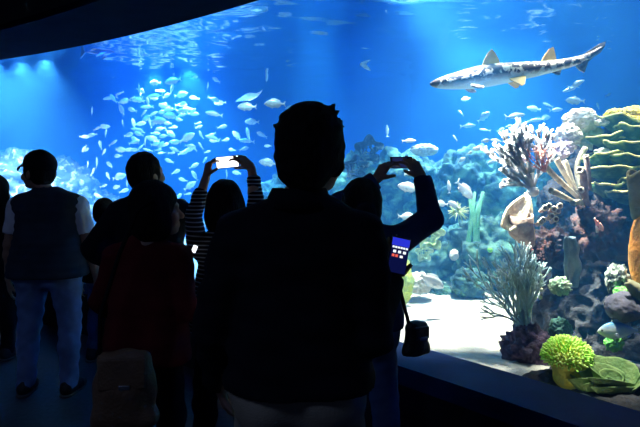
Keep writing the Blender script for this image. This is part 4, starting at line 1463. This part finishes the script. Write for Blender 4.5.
def person(label, loc, H=1.72, w=1.0, rz=0.0, head=(0.0, 0.0, 0.0), arms=None, h=0.009, top='shirt', top_m=None, leg_m=None,
           hair='short', hs=1.0, hem=0.86, belly=0.0, sleeve=1.0, collar=False, stance=0.11, drop=0.0, hx=0.0, al=1.0, st=0.0, hsc=1.0, hz=0.0,  skin=None, feet=True, grid=0.011):
    """head: yaw, pitch, roll; arms: {+1 / -1: dict(w=wrist, d=, n=, hint=...)} in the person's own frame (x right, y ahead)"""
    s = H / 1.75
    root = empty('person', loc, rz)
    tag(root, label, 'person')
    sk = skin or M_SKIN
    ext = [(-.36 * w, -.26, 0), (.36 * w, .30, H + .03)]
    SH = {i: V((i * .178 * w * s, -.005, (1.385 - drop) * s)) for i in (1, -1)}
    A = {}
    for i in (1, -1):
        a = dict((arms or {}).get(i, {}))
        a.setdefault('w', (i * .245 * w, .07, .815 * s)); a.setdefault('d', (0, .12, -1)); a.setdefault('n', (-i * .6, .5, 0))
        a.setdefault('hint', (i * .35, -1, -.1)); a.setdefault('side', None)
        a['el'] = elbow(SH[i], a['w'], .295 * s * al, .262 * s * al, a['hint'])
        A[i] = a
        for p in (a['el'], V(a['w']), V(a['w']) + V(a['d']).normalized() * .2):
            ext.append(tuple(V(p) - V((.1, .1, .1)))); ext.append(tuple(V(p) + V((.1, .1, .1))))
    lo = np.min(np.array(ext), 0); hi = np.max(np.array(ext), 0); lo[2] = max(lo[2], 0.0)
    HIP = {i: V((i * .088 * w * s, 0, .92 * s)) for i in (1, -1)}
    KN = {i: V((i * (stance - .008), .02, .50 * s)) for i in (1, -1)}
    AN = {i: V((i * stance, -.02, .085)) for i in (1, -1)}
    neck = V((hx, .0, 1.525 * s + hz))
    HM = Matrix.Translation(neck) @ Matrix.Rotation(head[0], 4, 'Z') @ Matrix.Rotation(-head[1], 4, 'X') @ Matrix.Rotation(head[2], 4, 'Y')
    HR = HM.to_3x3()

    def hp(x, y, z): return HM @ V((x * hs, y * hs, z * hs))

    def torso(f, t, k=.05, low=None):
        f.ell((0, .005, 1.26 * s), ((.165 * w + t) * s, (.112 + t) * s, (.21 + t) * s), k)
        f.cap((-.125 * w * s, -.005, (1.375 - drop) * s), (.125 * w * s, -.005, (1.375 - drop) * s), (.056 + t) * s, (.056 + t) * s, k)
        for i in (1, -1):
            f.cap((i * .03, -.02, 1.465 * s), (i * .15 * w * s, -.012, (1.395 - drop) * s), (.040 + t * .7) * s, (.038 + t) * s, .04)
        f.ell((0, .01 + belly * .5, 1.06 * s), ((.148 * w + t) * s, (.108 + belly * .5 + t) * s, (.20 + t) * s), k)
        f.ell((0, -.005, .93 * s), ((.168 * w + t) * s, (.118 + t) * s, (.145 + t) * s), k)
        if low is not None:
            for i in (1, -1):
                f.ell(HIP[i] + V((i * -.008, -.055, -.03)), ((.086 * w + t + .012) * s, (.08 + t + .014) * s, (.10 + t + .02) * s), k)
                f.cap(HIP[i] + V((0, 0, .05)), HIP[i] - V((0, 0, .12)), (.086 * w + t + .008) * s, (.083 * w + t + .010) * s, k)
            f.cap((-.05 * w, 0, 1.1 * s), (-.06 * w, 0, low - .02), .11 * w + t * .9, .118 * w + t, .05)
            f.cap((.05 * w, 0, 1.1 * s), (.06 * w, 0, low - .02), .11 * w + t * .9, .118 * w + t, .05)

    def arm(f, i, t, frac=1.0, k=.03):
        a = A[i]
        el, wr = V(a['el']), V(a['w'])
        if frac <= .5:
            e = SH[i].lerp(el, frac * 2)
            f.cap(SH[i], e, (.054 + t) * s, (.046 + t * 1.15) * s, k, flat=True)
            return
        f.cap(SH[i], el, (.054 + t) * s, (.042 + t) * s, k)
        e = el.lerp(wr, (frac - .5) * 2)
        f.cap(el, e, (.041 + t) * s, (.041 - .013 * (frac - .5) * 2 + t * .9) * s, .02, flat=True)

    def legs(f, t, k=.03, zlo=.085):
        for i in (1, -1):
            f.cap(HIP[i], KN[i], (.086 * w + t) * s, (.058 + t * 1.1) * s, k)
            f.cap(KN[i], AN[i] + V((0, 0, zlo - .085)), (.056 + t * 1.1) * s, (.040 + t * 1.5) * s, k)
            f.ell(KN[i].lerp(AN[i], .3) + V((0, -.02, 0)), ((.05 + t) * s, (.05 + t) * s, .13 * s), k)
            f.ell(HIP[i] + V((i * -.008, -.055, -.03)), ((.086 * w + t) * s, (.08 + t) * s, (.10 + t) * s), k)

    # ---- body: one continuous skin
    f = SDF(lo, hi, h)
    torso(f, 0)
    legs(f, 0)
    for i in (1, -1):
        arm(f, i, 0)
        f.cap(AN[i], AN[i] + V((i * .02, .15, -.052)), .038 * s, .026 * s, .02)
        f.cap(AN[i], AN[i] + V((0, -.035, -.05)), .036 * s, .030 * s, .02)
        f.ell(V(A[i]['el']).lerp(V(A[i]['w']), .28), (.043 * s, .043 * s, .043 * s), .03)
    f.cap((0, -.018, 1.43 * s), tuple(HM @ V((0, -.012, .05 * hs))), .060 * s, .054 * s, .03)
    f.ell(hp(0, .005, .125), V((.076, .095, .098)) * hs, .02, HR)
    f.ell(hp(0, .045, .052), V((.060, .060, .078)) * hs, .02, HR)
    f.ell(hp(0, .078, -.002), V((.028, .024, .022)) * hs, .02, HR)
    f.cap(hp(0, .100, .088), hp(0, .122, .055), .0105 * hs, .0145 * hs, .01)
    f.ell(hp(0, .088, .108), V((.055, .022, .013)) * hs, .012, HR)
    for i in (1, -1):
        f.ell(hp(i * .033, .100, .088), V((.016, .012, .010)) * hs, .0, HR, op='sub')
        f.ell(hp(i * .033, .093, .088), V((.0135, .0125, .0115)) * hs, .003, HR)
        f.ell(hp(i * .042, .070, .050), V((.028, .028, .026)) * hs, .015, HR)
        f.ell(hp(i * .079, -.002, .075), V((.011, .021, .034)) * hs, .006, HR)
    f.ell(hp(0, .100, .024), V((.026, .012, .007)) * hs, .005, HR)
    f.ell(hp(0, .098, .013), V((.022, .012, .007)) * hs, .005, HR)
    for i in (1, -1):
        a = A[i]
        side = a['side']
        if side is None: side = 1
        hand(f, a['w'], a['d'], a['n'], side, a.get('thumb'), a.get('curl', (.25, .35, .3)), hs=.98 * s * hsc if s > .8 else .9 * s)
    link('body', f.mesh('person_body'), sk, root)

    # ---- hair
    g = 0.008
    c = hp(0, 0, .1)
    hf = SDF(tuple(c - V((.20, .22, .42 if hair in ('long', 'bob') else .22))), tuple(c + V((.20, .22, .24))), g)
    if hair == 'short':
        hf.ell(hp(0, -.002, .135), V((.088, .106, .102)) * hs, .01, HR)
        hf.ell(hp(0, -.035, .085), V((.080, .075, .085)) * hs, .02, HR)
        for i in (1, -1): hf.ell(hp(i * .066, .015, .095), V((.018, .04, .055)) * hs, .015, HR)
        hf.ell(hp(0, .098, .05), V((.085, .062, .100)) * hs, 0, HR, op='sub')
        hf.ripple(.0018, 90, 3)
    elif hair == 'thick':
        hf.ell(hp(0, -.005, .135), V((.094, .112, .106)) * hs, .01, HR)
        hf.ell(hp(0, -.040, .070), V((.086, .072, .095)) * hs, .03, HR)
        for i in (1, -1): hf.ell(hp(i * .074, .012, .080), V((.018, .040, .060)) * hs, .02, HR)
        hf.ell(hp(0, .103, .05), V((.085, .062, .098)) * hs, 0, HR, op='sub')
        rn = random.Random(4)
        for k in range(26):
            a = rn.uniform(-2.6, 2.6)
            z = rn.uniform(.15, .225)
            rr = math.sqrt(max(0, 1 - ((z - .135) / .108) ** 2))
            p = hp(.092 * rr * math.sin(a), .108 * rr * math.cos(a), z)
            q = hp(.105 * rr * math.sin(a + .1) , .125 * rr * math.cos(a + .1), z + rn.uniform(-.012, .012))
            hf.cap(p, q, .010, .005, .008)
        hf.ripple(.0025, 80, 5)
    elif hair == 'long':
        hf.ell(hp(0, -.005, .135), V((.092, .110, .106)) * hs, .01, HR)
        hf.ell(hp(0, -.050, .03), V((.092, .062, .15)) * hs, .04, HR)
        hf.ell(hp(0, -.070, -.11), V((.098, .045, .13)) * hs, .04, HR)
        for i in (1, -1): hf.ell(hp(i * .075, .00, .02), V((.030, .05, .13)) * hs, .03, HR)
        hf.ell(hp(0, .108, .04), V((.075, .065, .105)) * hs, 0, HR, op='sub')
        hf.ripple(.003, 55, 8, zs=.3)
    elif hair == 'bob':
        hf.ell(hp(0, -.008, .130), V((.094, .112, .108)) * hs, .01, HR)
        hf.ell(hp(0, -.035, .045), V((.096, .080, .105)) * hs, .03, HR)
        for i in (1, -1): hf.ell(hp(i * .078, .005, .045), V((.028, .05, .085)) * hs, .03, HR)
        hf.ell(hp(0, .108, .04), V((.072, .062, .105)) * hs, 0, HR, op='sub')
        hf.ripple(.0025, 60, 9, zs=.4)
    elif hair == 'bun':
        hf.ell(hp(0, -.005, .132), V((.089, .108, .104)) * hs, .01, HR)
        hf.ell(hp(0, -.035, .075), V((.082, .070, .085)) * hs, .02, HR)
        hf.ell(hp(.0, -.110, .070), V((.045, .042, .045)) * hs, .012, HR)
        for i in (1, -1): hf.ell(hp(i * .07, .01, .085), V((.018, .045, .06)) * hs, .02, HR)
        hf.ell(hp(0, .104, .045), V((.075, .062, .10)) * hs, 0, HR, op='sub')
        hf.ripple(.002, 70, 6)
    hair_o = link('hair', hf.mesh('hair'), M_HAIR, root)

    # ---- trousers and shoes
    tf = SDF((-.30 * w, -.24, 0), (.30 * w, .22, 1.1 * s), grid)
    legs(tf, .016, .035, zlo=.06)
    tf.ell((0, -.005, .93 * s), ((.168 * w + .014) * s, (.118 + .014) * s, .15 * s), .05)
    tf.zmax(1.03 * s); tf.zmin(.055)
    tf.ripple(.004, 30, int(H * 100), zs=1.6)
    link('trousers', tf.mesh('trousers'), leg_m or M_BLACKP, root)
    if feet:
        for i in (1, -1):
            sf = SDF((AN[i].x - .08, -.14, 0), (AN[i].x + .10, .22, .16), .007)
            sf.cap(AN[i] + V((0, -.03, -.035)), AN[i] + V((i * .015, .11, -.045)), .046, .044, .02)
            sf.cap(AN[i] + V((i * .012, .09, -.048)), AN[i] + V((i * .024, .165, -.055)), .044, .032, .02)
            sf.cap(AN[i] + V((0, -.01, .0)), AN[i] + V((0, 0, .035)), .047, .045, .02)
            sf.zmin(.0105); sf.zmax(.115)
            so = link('shoe', sf.mesh('shoe'), M_SHOE, root)
            sf = SDF((AN[i].x - .08, -.14, -.02), (AN[i].x + .10, .22, .05), .006)
            sf.cap(AN[i] + V((0, -.035, -.06)), AN[i] + V((i * .012, .09, -.06)), .048, .046, .02)
            sf.cap(AN[i] + V((i * .012, .09, -.06)), AN[i] + V((i * .024, .168, -.06)), .046, .033, .02)
            sf.zmin(.001); sf.zmax(.020)
            link('sole', sf.mesh('sole'), M_SOLE, so)

    # ---- upper garment(s)
    def garment(name, m, t, fr, hemz, ripple=.004, rf=26, quilt=0.0, seed=1, with_torso=True, neckz=1.50):
        f = SDF(lo - .04, hi + .04, grid)
        if with_torso: torso(f, t, low=hemz)
        for i in (1, -1):
            if fr > 0: arm(f, i, t + st, fr)
        if ripple: f.ripple(ripple, rf, seed, zs=1.4)
        if quilt:
            X, Y, Z = f.coords()
            f.F -= (quilt * np.abs(np.sin(Z * PI / .055))).astype(np.float32) * np.ones_like(f.F)
        if with_torso:
            X, Y, Z = f.coords()
            zr = np.where(np.sqrt(X * X + Y * Y) < .30 * w + .06, hemz, -9)
            np.maximum(f.F, np.where(np.abs(X) < .24 * w, hemz - Z, f.F * 0 - 9).astype(np.float32), out=f.F)
            f.ell((0, .01, 1.53 * s), (.062 * s, .068 * s, .075 * s), 0, op='sub')
        return link(name, f.mesh(name), m, root)

    if top == 'vest':
        garment('shirt', M_TEE, .012, .36, hem + .03, .003)
        garment('vest', top_m, .026, 0, hem, .003, 20, .007)
    else:
        body_top = garment('jacket' if top == 'jacket' else 'sweater' if top == 'sweater' else 'shirt', top_m or M_DARK, .024 if top == 'jacket' else .015, sleeve, hem,
                           .006 if top == 'jacket' else .004, 22, 0, int(H * 100) + 3)
        if collar:
            bm = bmesh.new()
            n = 28
            for k in range(n + 1):
                pass
            rings = []
            for k in range(n + 1):
                a = -PI / 2 + (-1 + 2 * k / n) * 2.35
                r0, r1 = .083 * s, .072 * s
                ca, sa = math.cos(a), math.sin(a)
                z0, z1 = 1.455 * s, 1.515 * s
                rings.append([bm.verts.new((r0 * ca, r0 * sa * .95, z0)), bm.verts.new((r1 * ca, r1 * sa * .95, z1)), bm.verts.new(((r1 + .012) * ca, (r1 + .012) * sa * .95, z1)),
                              bm.verts.new(((r0 + .03) * ca, (r0 + .03) * sa * .95, z0))])
            for a, b in zip(rings, rings[1:]):
                for k in range(4): bm.faces.new((a[k], a[(k + 1) % 4], b[(k + 1) % 4], b[k]))
            bm.faces.new(rings[0]); bm.faces.new(rings[-1][::-1])
            from_bm('collar', bm, top_m, body_top)
    return root, HM, A


def rel(root_loc, p): return V(p) - V(root_loc)


# ---- man in cap and quilted vest, far left
L1 = V((-1.91, 3.90, 0))
p1, HM, A = person('man in a black cap, white sleeves, quilted vest and pale jeans at far left', L1, 1.675, 1.30, head=(1.15, -.12, 0), hs=1.09, hx=-.075, top='vest', top_m=M_VEST, leg_m=M_JEANS,
                   hem=.83, belly=.05, stance=.15)
bm = bmesh.new()
vs_ = ball(bm, (0, 0, 0), (.102, .123, .094), 4)
bmesh.ops.bisect_plane(bm, geom=bm.verts[:] + bm.edges[:] + bm.faces[:], plane_co=(0, 0, -.005), plane_no=(0, 0, -1), clear_outer=True)
ed = [e for e in bm.edges if e.is_boundary]
r = bmesh.ops.extrude_edge_only(bm, edges=ed)
bmesh.ops.translate(bm, vec=(0, 0, -.022), verts=[v for v in r['geom'] if isinstance(v, bmesh.types.BMVert)])
cp = from_bm('cap', bm, M_CAP, p1)
cp.matrix_parent_inverse = Matrix()
cp.matrix_local = HM @ Matrix.Translation((0, -.004, .160)) @ Matrix.Rotation(.10, 4, 'X')
sld = cp.modifiers.new('thickness', 'SOLIDIFY'); sld.thickness = .005
cb = sheet('cap_brim', lambda u, v: V(((.096 - .020 * v) * math.sin((u - .5) * 2.3), .062 + (.038 + .085 * v) * math.cos((u - .5) * 2.1), -.012 - .050 * v - .10 * (u - .5) ** 2)), 14, 6, M_CAP, cp, .008)
bm = bmesh.new(); ball(bm, (0, 0, .094), .009, 2); from_bm('cap_button', bm, M_CAP, cp)

# ---- bare-headed man looking at something in his hand
L2 = V((-1.03, 3.34, 0))
w_r = rel(L2, at(183, 218, 3.52))
p2, _, _ = person('short-haired man in dark clothes behind the woman in the dark red sweater', L2, 1.66, 1.12, head=(-.55, -.32, 0), top='jacket', top_m=M_DARK, leg_m=M_BLACKP, hair='short', h=.0075,
                  arms={1: dict(w=tuple(w_r), d=(.15, .25, .9), n=(-1, .3, .1), hint=(-.4, -.3, -1), side=-1, curl=(.5, .6, .4)),
                        -1: dict(w=(-.24, .16, .93), d=(.3, .5, -.5), n=(.8, .2, .3), hint=(-1, -.5, 0), side=-1)}, hs=1.0, hem=.82)

# ---- child between them, close to the glass
p3, _, _ = person('smaller dark-topped person in blue jeans between vest man and short-haired man', V((-1.80, 4.62, 0)), 1.30, .92, head=(-.2, 0, 0), top='shirt', top_m=M_DARK, leg_m=M_JEANS2,
                  hair='short', hem=.66, hs=.92, stance=.085)

# ---- person cut by the left edge
p0, _, _ = person('dark-haired person cut by the left edge beside the man in the cap', V((-2.72, 4.65, 0)), 1.50, .95, head=(-.3, 0, 0), top='sweater', top_m=M_DARK, leg_m=M_BLACKP, hair='bob', hem=.75)

# ---- woman with the bright phone and striped sleeves
L4 = V((-.50, 2.92, 0))
wl, wr = rel(L4, (-.655, 3.19, 1.525)), rel(L4, (-.395, 3.19, 1.580))
p4, _, _ = person('dark-haired woman in striped sleeves raising a bright phone with both hands', L4, 1.465, .95, head=(0, .06, 0), top='shirt', top_m=M_STRIPE, leg_m=M_BLACKP, hair='bob', h=.0065, hem=.72, hs=1.0, sleeve=.84, al=1.08, hsc=1.12,
                  arms={-1: dict(w=tuple(wl), d=(.16, .08, .95), n=(.85, .55, -.2), hint=(-.5, .1, -1), side=-1, thumb=(.85, -.45, .35), curl=(.75, .65, .3)),
                        1: dict(w=tuple(wr), d=(-.72, .05, .60), n=(-.6, .65, -.6), hint=(1, .1, .0), side=1, thumb=(-.85, -.4, -.15), curl=(.35, .5, .3))})

# ---- woman in the dark red sweater with the purse
L7 = V((-.795, 2.56, 0))
p7, _, _ = person('woman in a dark red sweater standing in front of the short-haired man', L7, 1.465, 1.0, head=(-1.05, -.08, 0), hx=.04, top='sweater', top_m=M_RED, leg_m=M_BLACKP, hair='bob', hem=.68, belly=.03,
                  arms={-1: dict(w=(-.20, .22, .80), d=(.5, .6, -.3), n=(.6, -.2, .4), hint=(-.6, -.8, 0)), 1: dict(w=(.10, .15, .93), d=(-.7, .4, .2), n=(-.7, .1, .3), hint=(.5, -1, -.2))})

# ---- the big man in front
L5 = V((-.064, 1.70, 0))
wp = rel(L5, (.232, 1.885, 1.165))
p5, HM5, _ = person('large man in a black jacket and khaki trousers, back turned, centre front', L5, 1.725, 1.07, head=(-.50, -.06, 0), top='jacket', top_m=M_DARK, leg_m=M_BEIGEP, hair='thick', hs=1.06, h=.0065, hem=.905, belly=.05,
                    collar=True, stance=.13, drop=.025, hx=.040,
                    arms={1: dict(w=tuple(wp), d=(.12, .22, .95), n=(-.15, -.9, .3), hint=(-.1, -.6, -1), side=1, thumb=(.75, -.35, .62), curl=(-.12, .10, .15)),
                          -1: dict(w=(-.27, .14, .84), d=(.1, .5, -.8), n=(.8, .2, .1), hint=(-.5, -1, 0))})

# ---- woman with raised camera
L6 = V((.215, 2.70, 0))
wl, wr = rel(L6, at(376, 180, 2.90)), rel(L6, at(422, 178, 2.90))
p6, _, _ = person('woman in navy sleeves with both arms raised holding a small camera', L6, 1.52, .98, head=(.1, .10, 0), top='shirt', top_m=M_NAVY, leg_m=M_JEANS2, hair='bun', h=.0065, hem=.80, hs=1.08, sleeve=1.0, al=1.0, hz=-.055, drop=-.012, st=.016, hsc=1.18, hx=-.01,
                  arms={-1: dict(w=tuple(wl), d=(.50, .05, .80), n=(.74, .50, -.45), hint=(-1, -.1, -.7), side=-1, thumb=(.95, -.25, .10), curl=(.50, .55, .25)),
                        1: dict(w=tuple(wr), d=(-.52, .05, .82), n=(-.50, .82, -.30), hint=(1, .1, -1.0), side=1, thumb=(-.85, -.25, .35), curl=(.35, .5, .3))})


# ------------------------------------------------------------------ phones, camera, bags
def phone(name, label, c, w, hgt, th, R, m_case, m_screen, cat='phone'):
    g = empty(name, c); tag(g, label, cat)
    g.rotation_euler = R
    bm = bmesh.new(); box(bm, (0, 0, 0), (w, th, hgt), bev=min(th * .45, .006)); from_bm('case', bm, m_case, g)
    bm = bmesh.new(); box(bm, (0, -th / 2 - .0004, 0), (w * .93, .0016, hgt * .90), bev=.0004); sc_ = from_bm('screen', bm, m_screen, g, smooth=False)
    return g, sc_


M_SCREENW = emission('white_phone_screen', (0.93, 0.97, 1.0), 3.0)
M_SCREENB = emission('blue_phone_screen', (0.003, 0.005, 0.05), 1.0)
g, _ = phone('smartphone', 'bright white phone screen raised by the woman in striped sleeves', at(227.5, 162, 3.20), .134, .068, .010, (0, -.10, 0), M_PLASTIC, M_SCREENW)

g, sc_ = phone('smartphone', 'phone with small icons on a blue screen in the big man\'s right hand', V((.264, 1.862, 1.262)), .064, .130, .010, (-.25, .22, .05), M_PLASTIC, M_SCREENB)
sy = -.0064


def icon(nm, x, z, w_, h_, m):
    bm = bmesh.new(); box(bm, (x, sy, z), (w_, .0008, h_), bev=.0003); o = from_bm(nm, bm, m, sc_, smooth=False)


E_BLUE, E_WH, E_RED = emission('icon_blue', (0.02, 0.03, 0.55), 1.2), emission('icon_white', (.85, .9, 1), 1.2), emission('icon_red', (.9, .12, .08), 1.0)
icon('title_bar', 0, .045, .060, .026, E_BLUE)
for k in range(6): icon('text_dash', -.023 + .0092 * k, .0265, .0072, .0065, E_WH)
for k in range(3): icon('app_icon', -.017 + .017 * k, .012, .010, .009, E_WH)
icon('app_icon', -.020, -.002, .009, .009, E_RED); icon('app_icon', -.008, -.002, .009, .009, E_RED); icon('app_icon', .008, -.003, .010, .008, E_WH)

g = empty('camera', at(401, 162.5, 2.93)); tag(g, 'small dark compact camera held up by the woman in navy sleeves', 'camera')
bm = bmesh.new(); box(bm, (0, 0, 0), (.118, .022, .062), bev=.006); from_bm('case', bm, M_PLASTIC, g)
bm = bmesh.new(); box(bm, (-.008, -.0115, 0), (.078, .0016, .052), bev=.0005)
from_bm('screen', bm, mat('dim_camera_screen', (.02, .02, .05), .15, emit=(.02, .03, .12), estr=.6, col2=(.05, .04, .10), scale=30), g, smooth=False)
bm = bmesh.new(); tube(bm, [(-.005, .008, 0), (-.005, .030, 0)], [.024, .022], 20); from_bm('lens', bm, M_PLASTIC, g)
bm = bmesh.new(); tube(bm, [(.03, 0, .029), (.03, 0, .036)], [.008, .008], 14); from_bm('shutter_button', bm, M_METAL, g)


def bag(name, label, c, w, d, hgt, m, rz, strap_pts, metal=True):
    g = empty(name, c, rz); tag(g, label, 'bag')
    f = SDF((-w * .7, -d * .9, -.02), (w * .7, d * .9, hgt * 1.15), .008)
    f.ell((0, 0, hgt * .42), (w * .52, d * .55, hgt * .46), .02)
    f.cap((-w * .36, 0, hgt * .12), (w * .36, 0, hgt * .12), d * .42, d * .42, .03)
    f.cap((-w * .30, 0, hgt * .78), (w * .30, 0, hgt * .78), d * .28, d * .28, .03)
    f.zmin(.0); f.ripple(.003, 30, 2)
    link('pouch', f.mesh('pouch'), m, g)
    bm = bmesh.new(); box(bm, (0, -d * .47, hgt * .66), (w * .74, .014, hgt * .34), bev=.006); fl_ = from_bm('flap', bm, m, g)
    if metal:
        bm = bmesh.new(); box(bm, (w * .05, -d * .47 - .010, hgt * .52), (.045, .008, .018), bev=.003); from_bm('buckle', bm, M_METAL, fl_)
    bm = bmesh.new(); tube(bm, [V(p) for p in strap_pts], .009, 8); from_bm('strap', bm, M_STRAP, g)
    return g


bag('handbag', 'tan handbag with a shiny buckle hanging behind the woman in dark red', V((-.80, 2.27, .50)), .25, .12, .36, M_TANBAG, .12,
    [(-.10, .0, .30), (-.11, .05, .45), (-.04, .08, .70), (.03, .10, .88), (.06, .13, .905), (.09, .22, .93)])
bag('handbag', 'black handbag hanging at the camera woman\'s right side by the ledge', V((.455, 2.62, .685)), .115, .085, .17, M_BLACKBAG, .5,
    [(-.04, .0, .14), (-.07, .02, .28), (-.11, .03, .46), (-.12, .05, .56)], True)

bm = bmesh.new(); box(bm, (0, 0, 0), (.022, .010, .036), bev=.004)
o = from_bm('white_fleck', bm, emission('white_fleck_glow', (.9, .95, 1), 2.0)); o.location = at(194.5, 249, 2.76); o.rotation_euler = (0, .4, 0)  # small glowing block added for a white spot with no known source
tag(o, 'tiny added bright white glow at the waist of the woman in striped sleeves', 'glow')
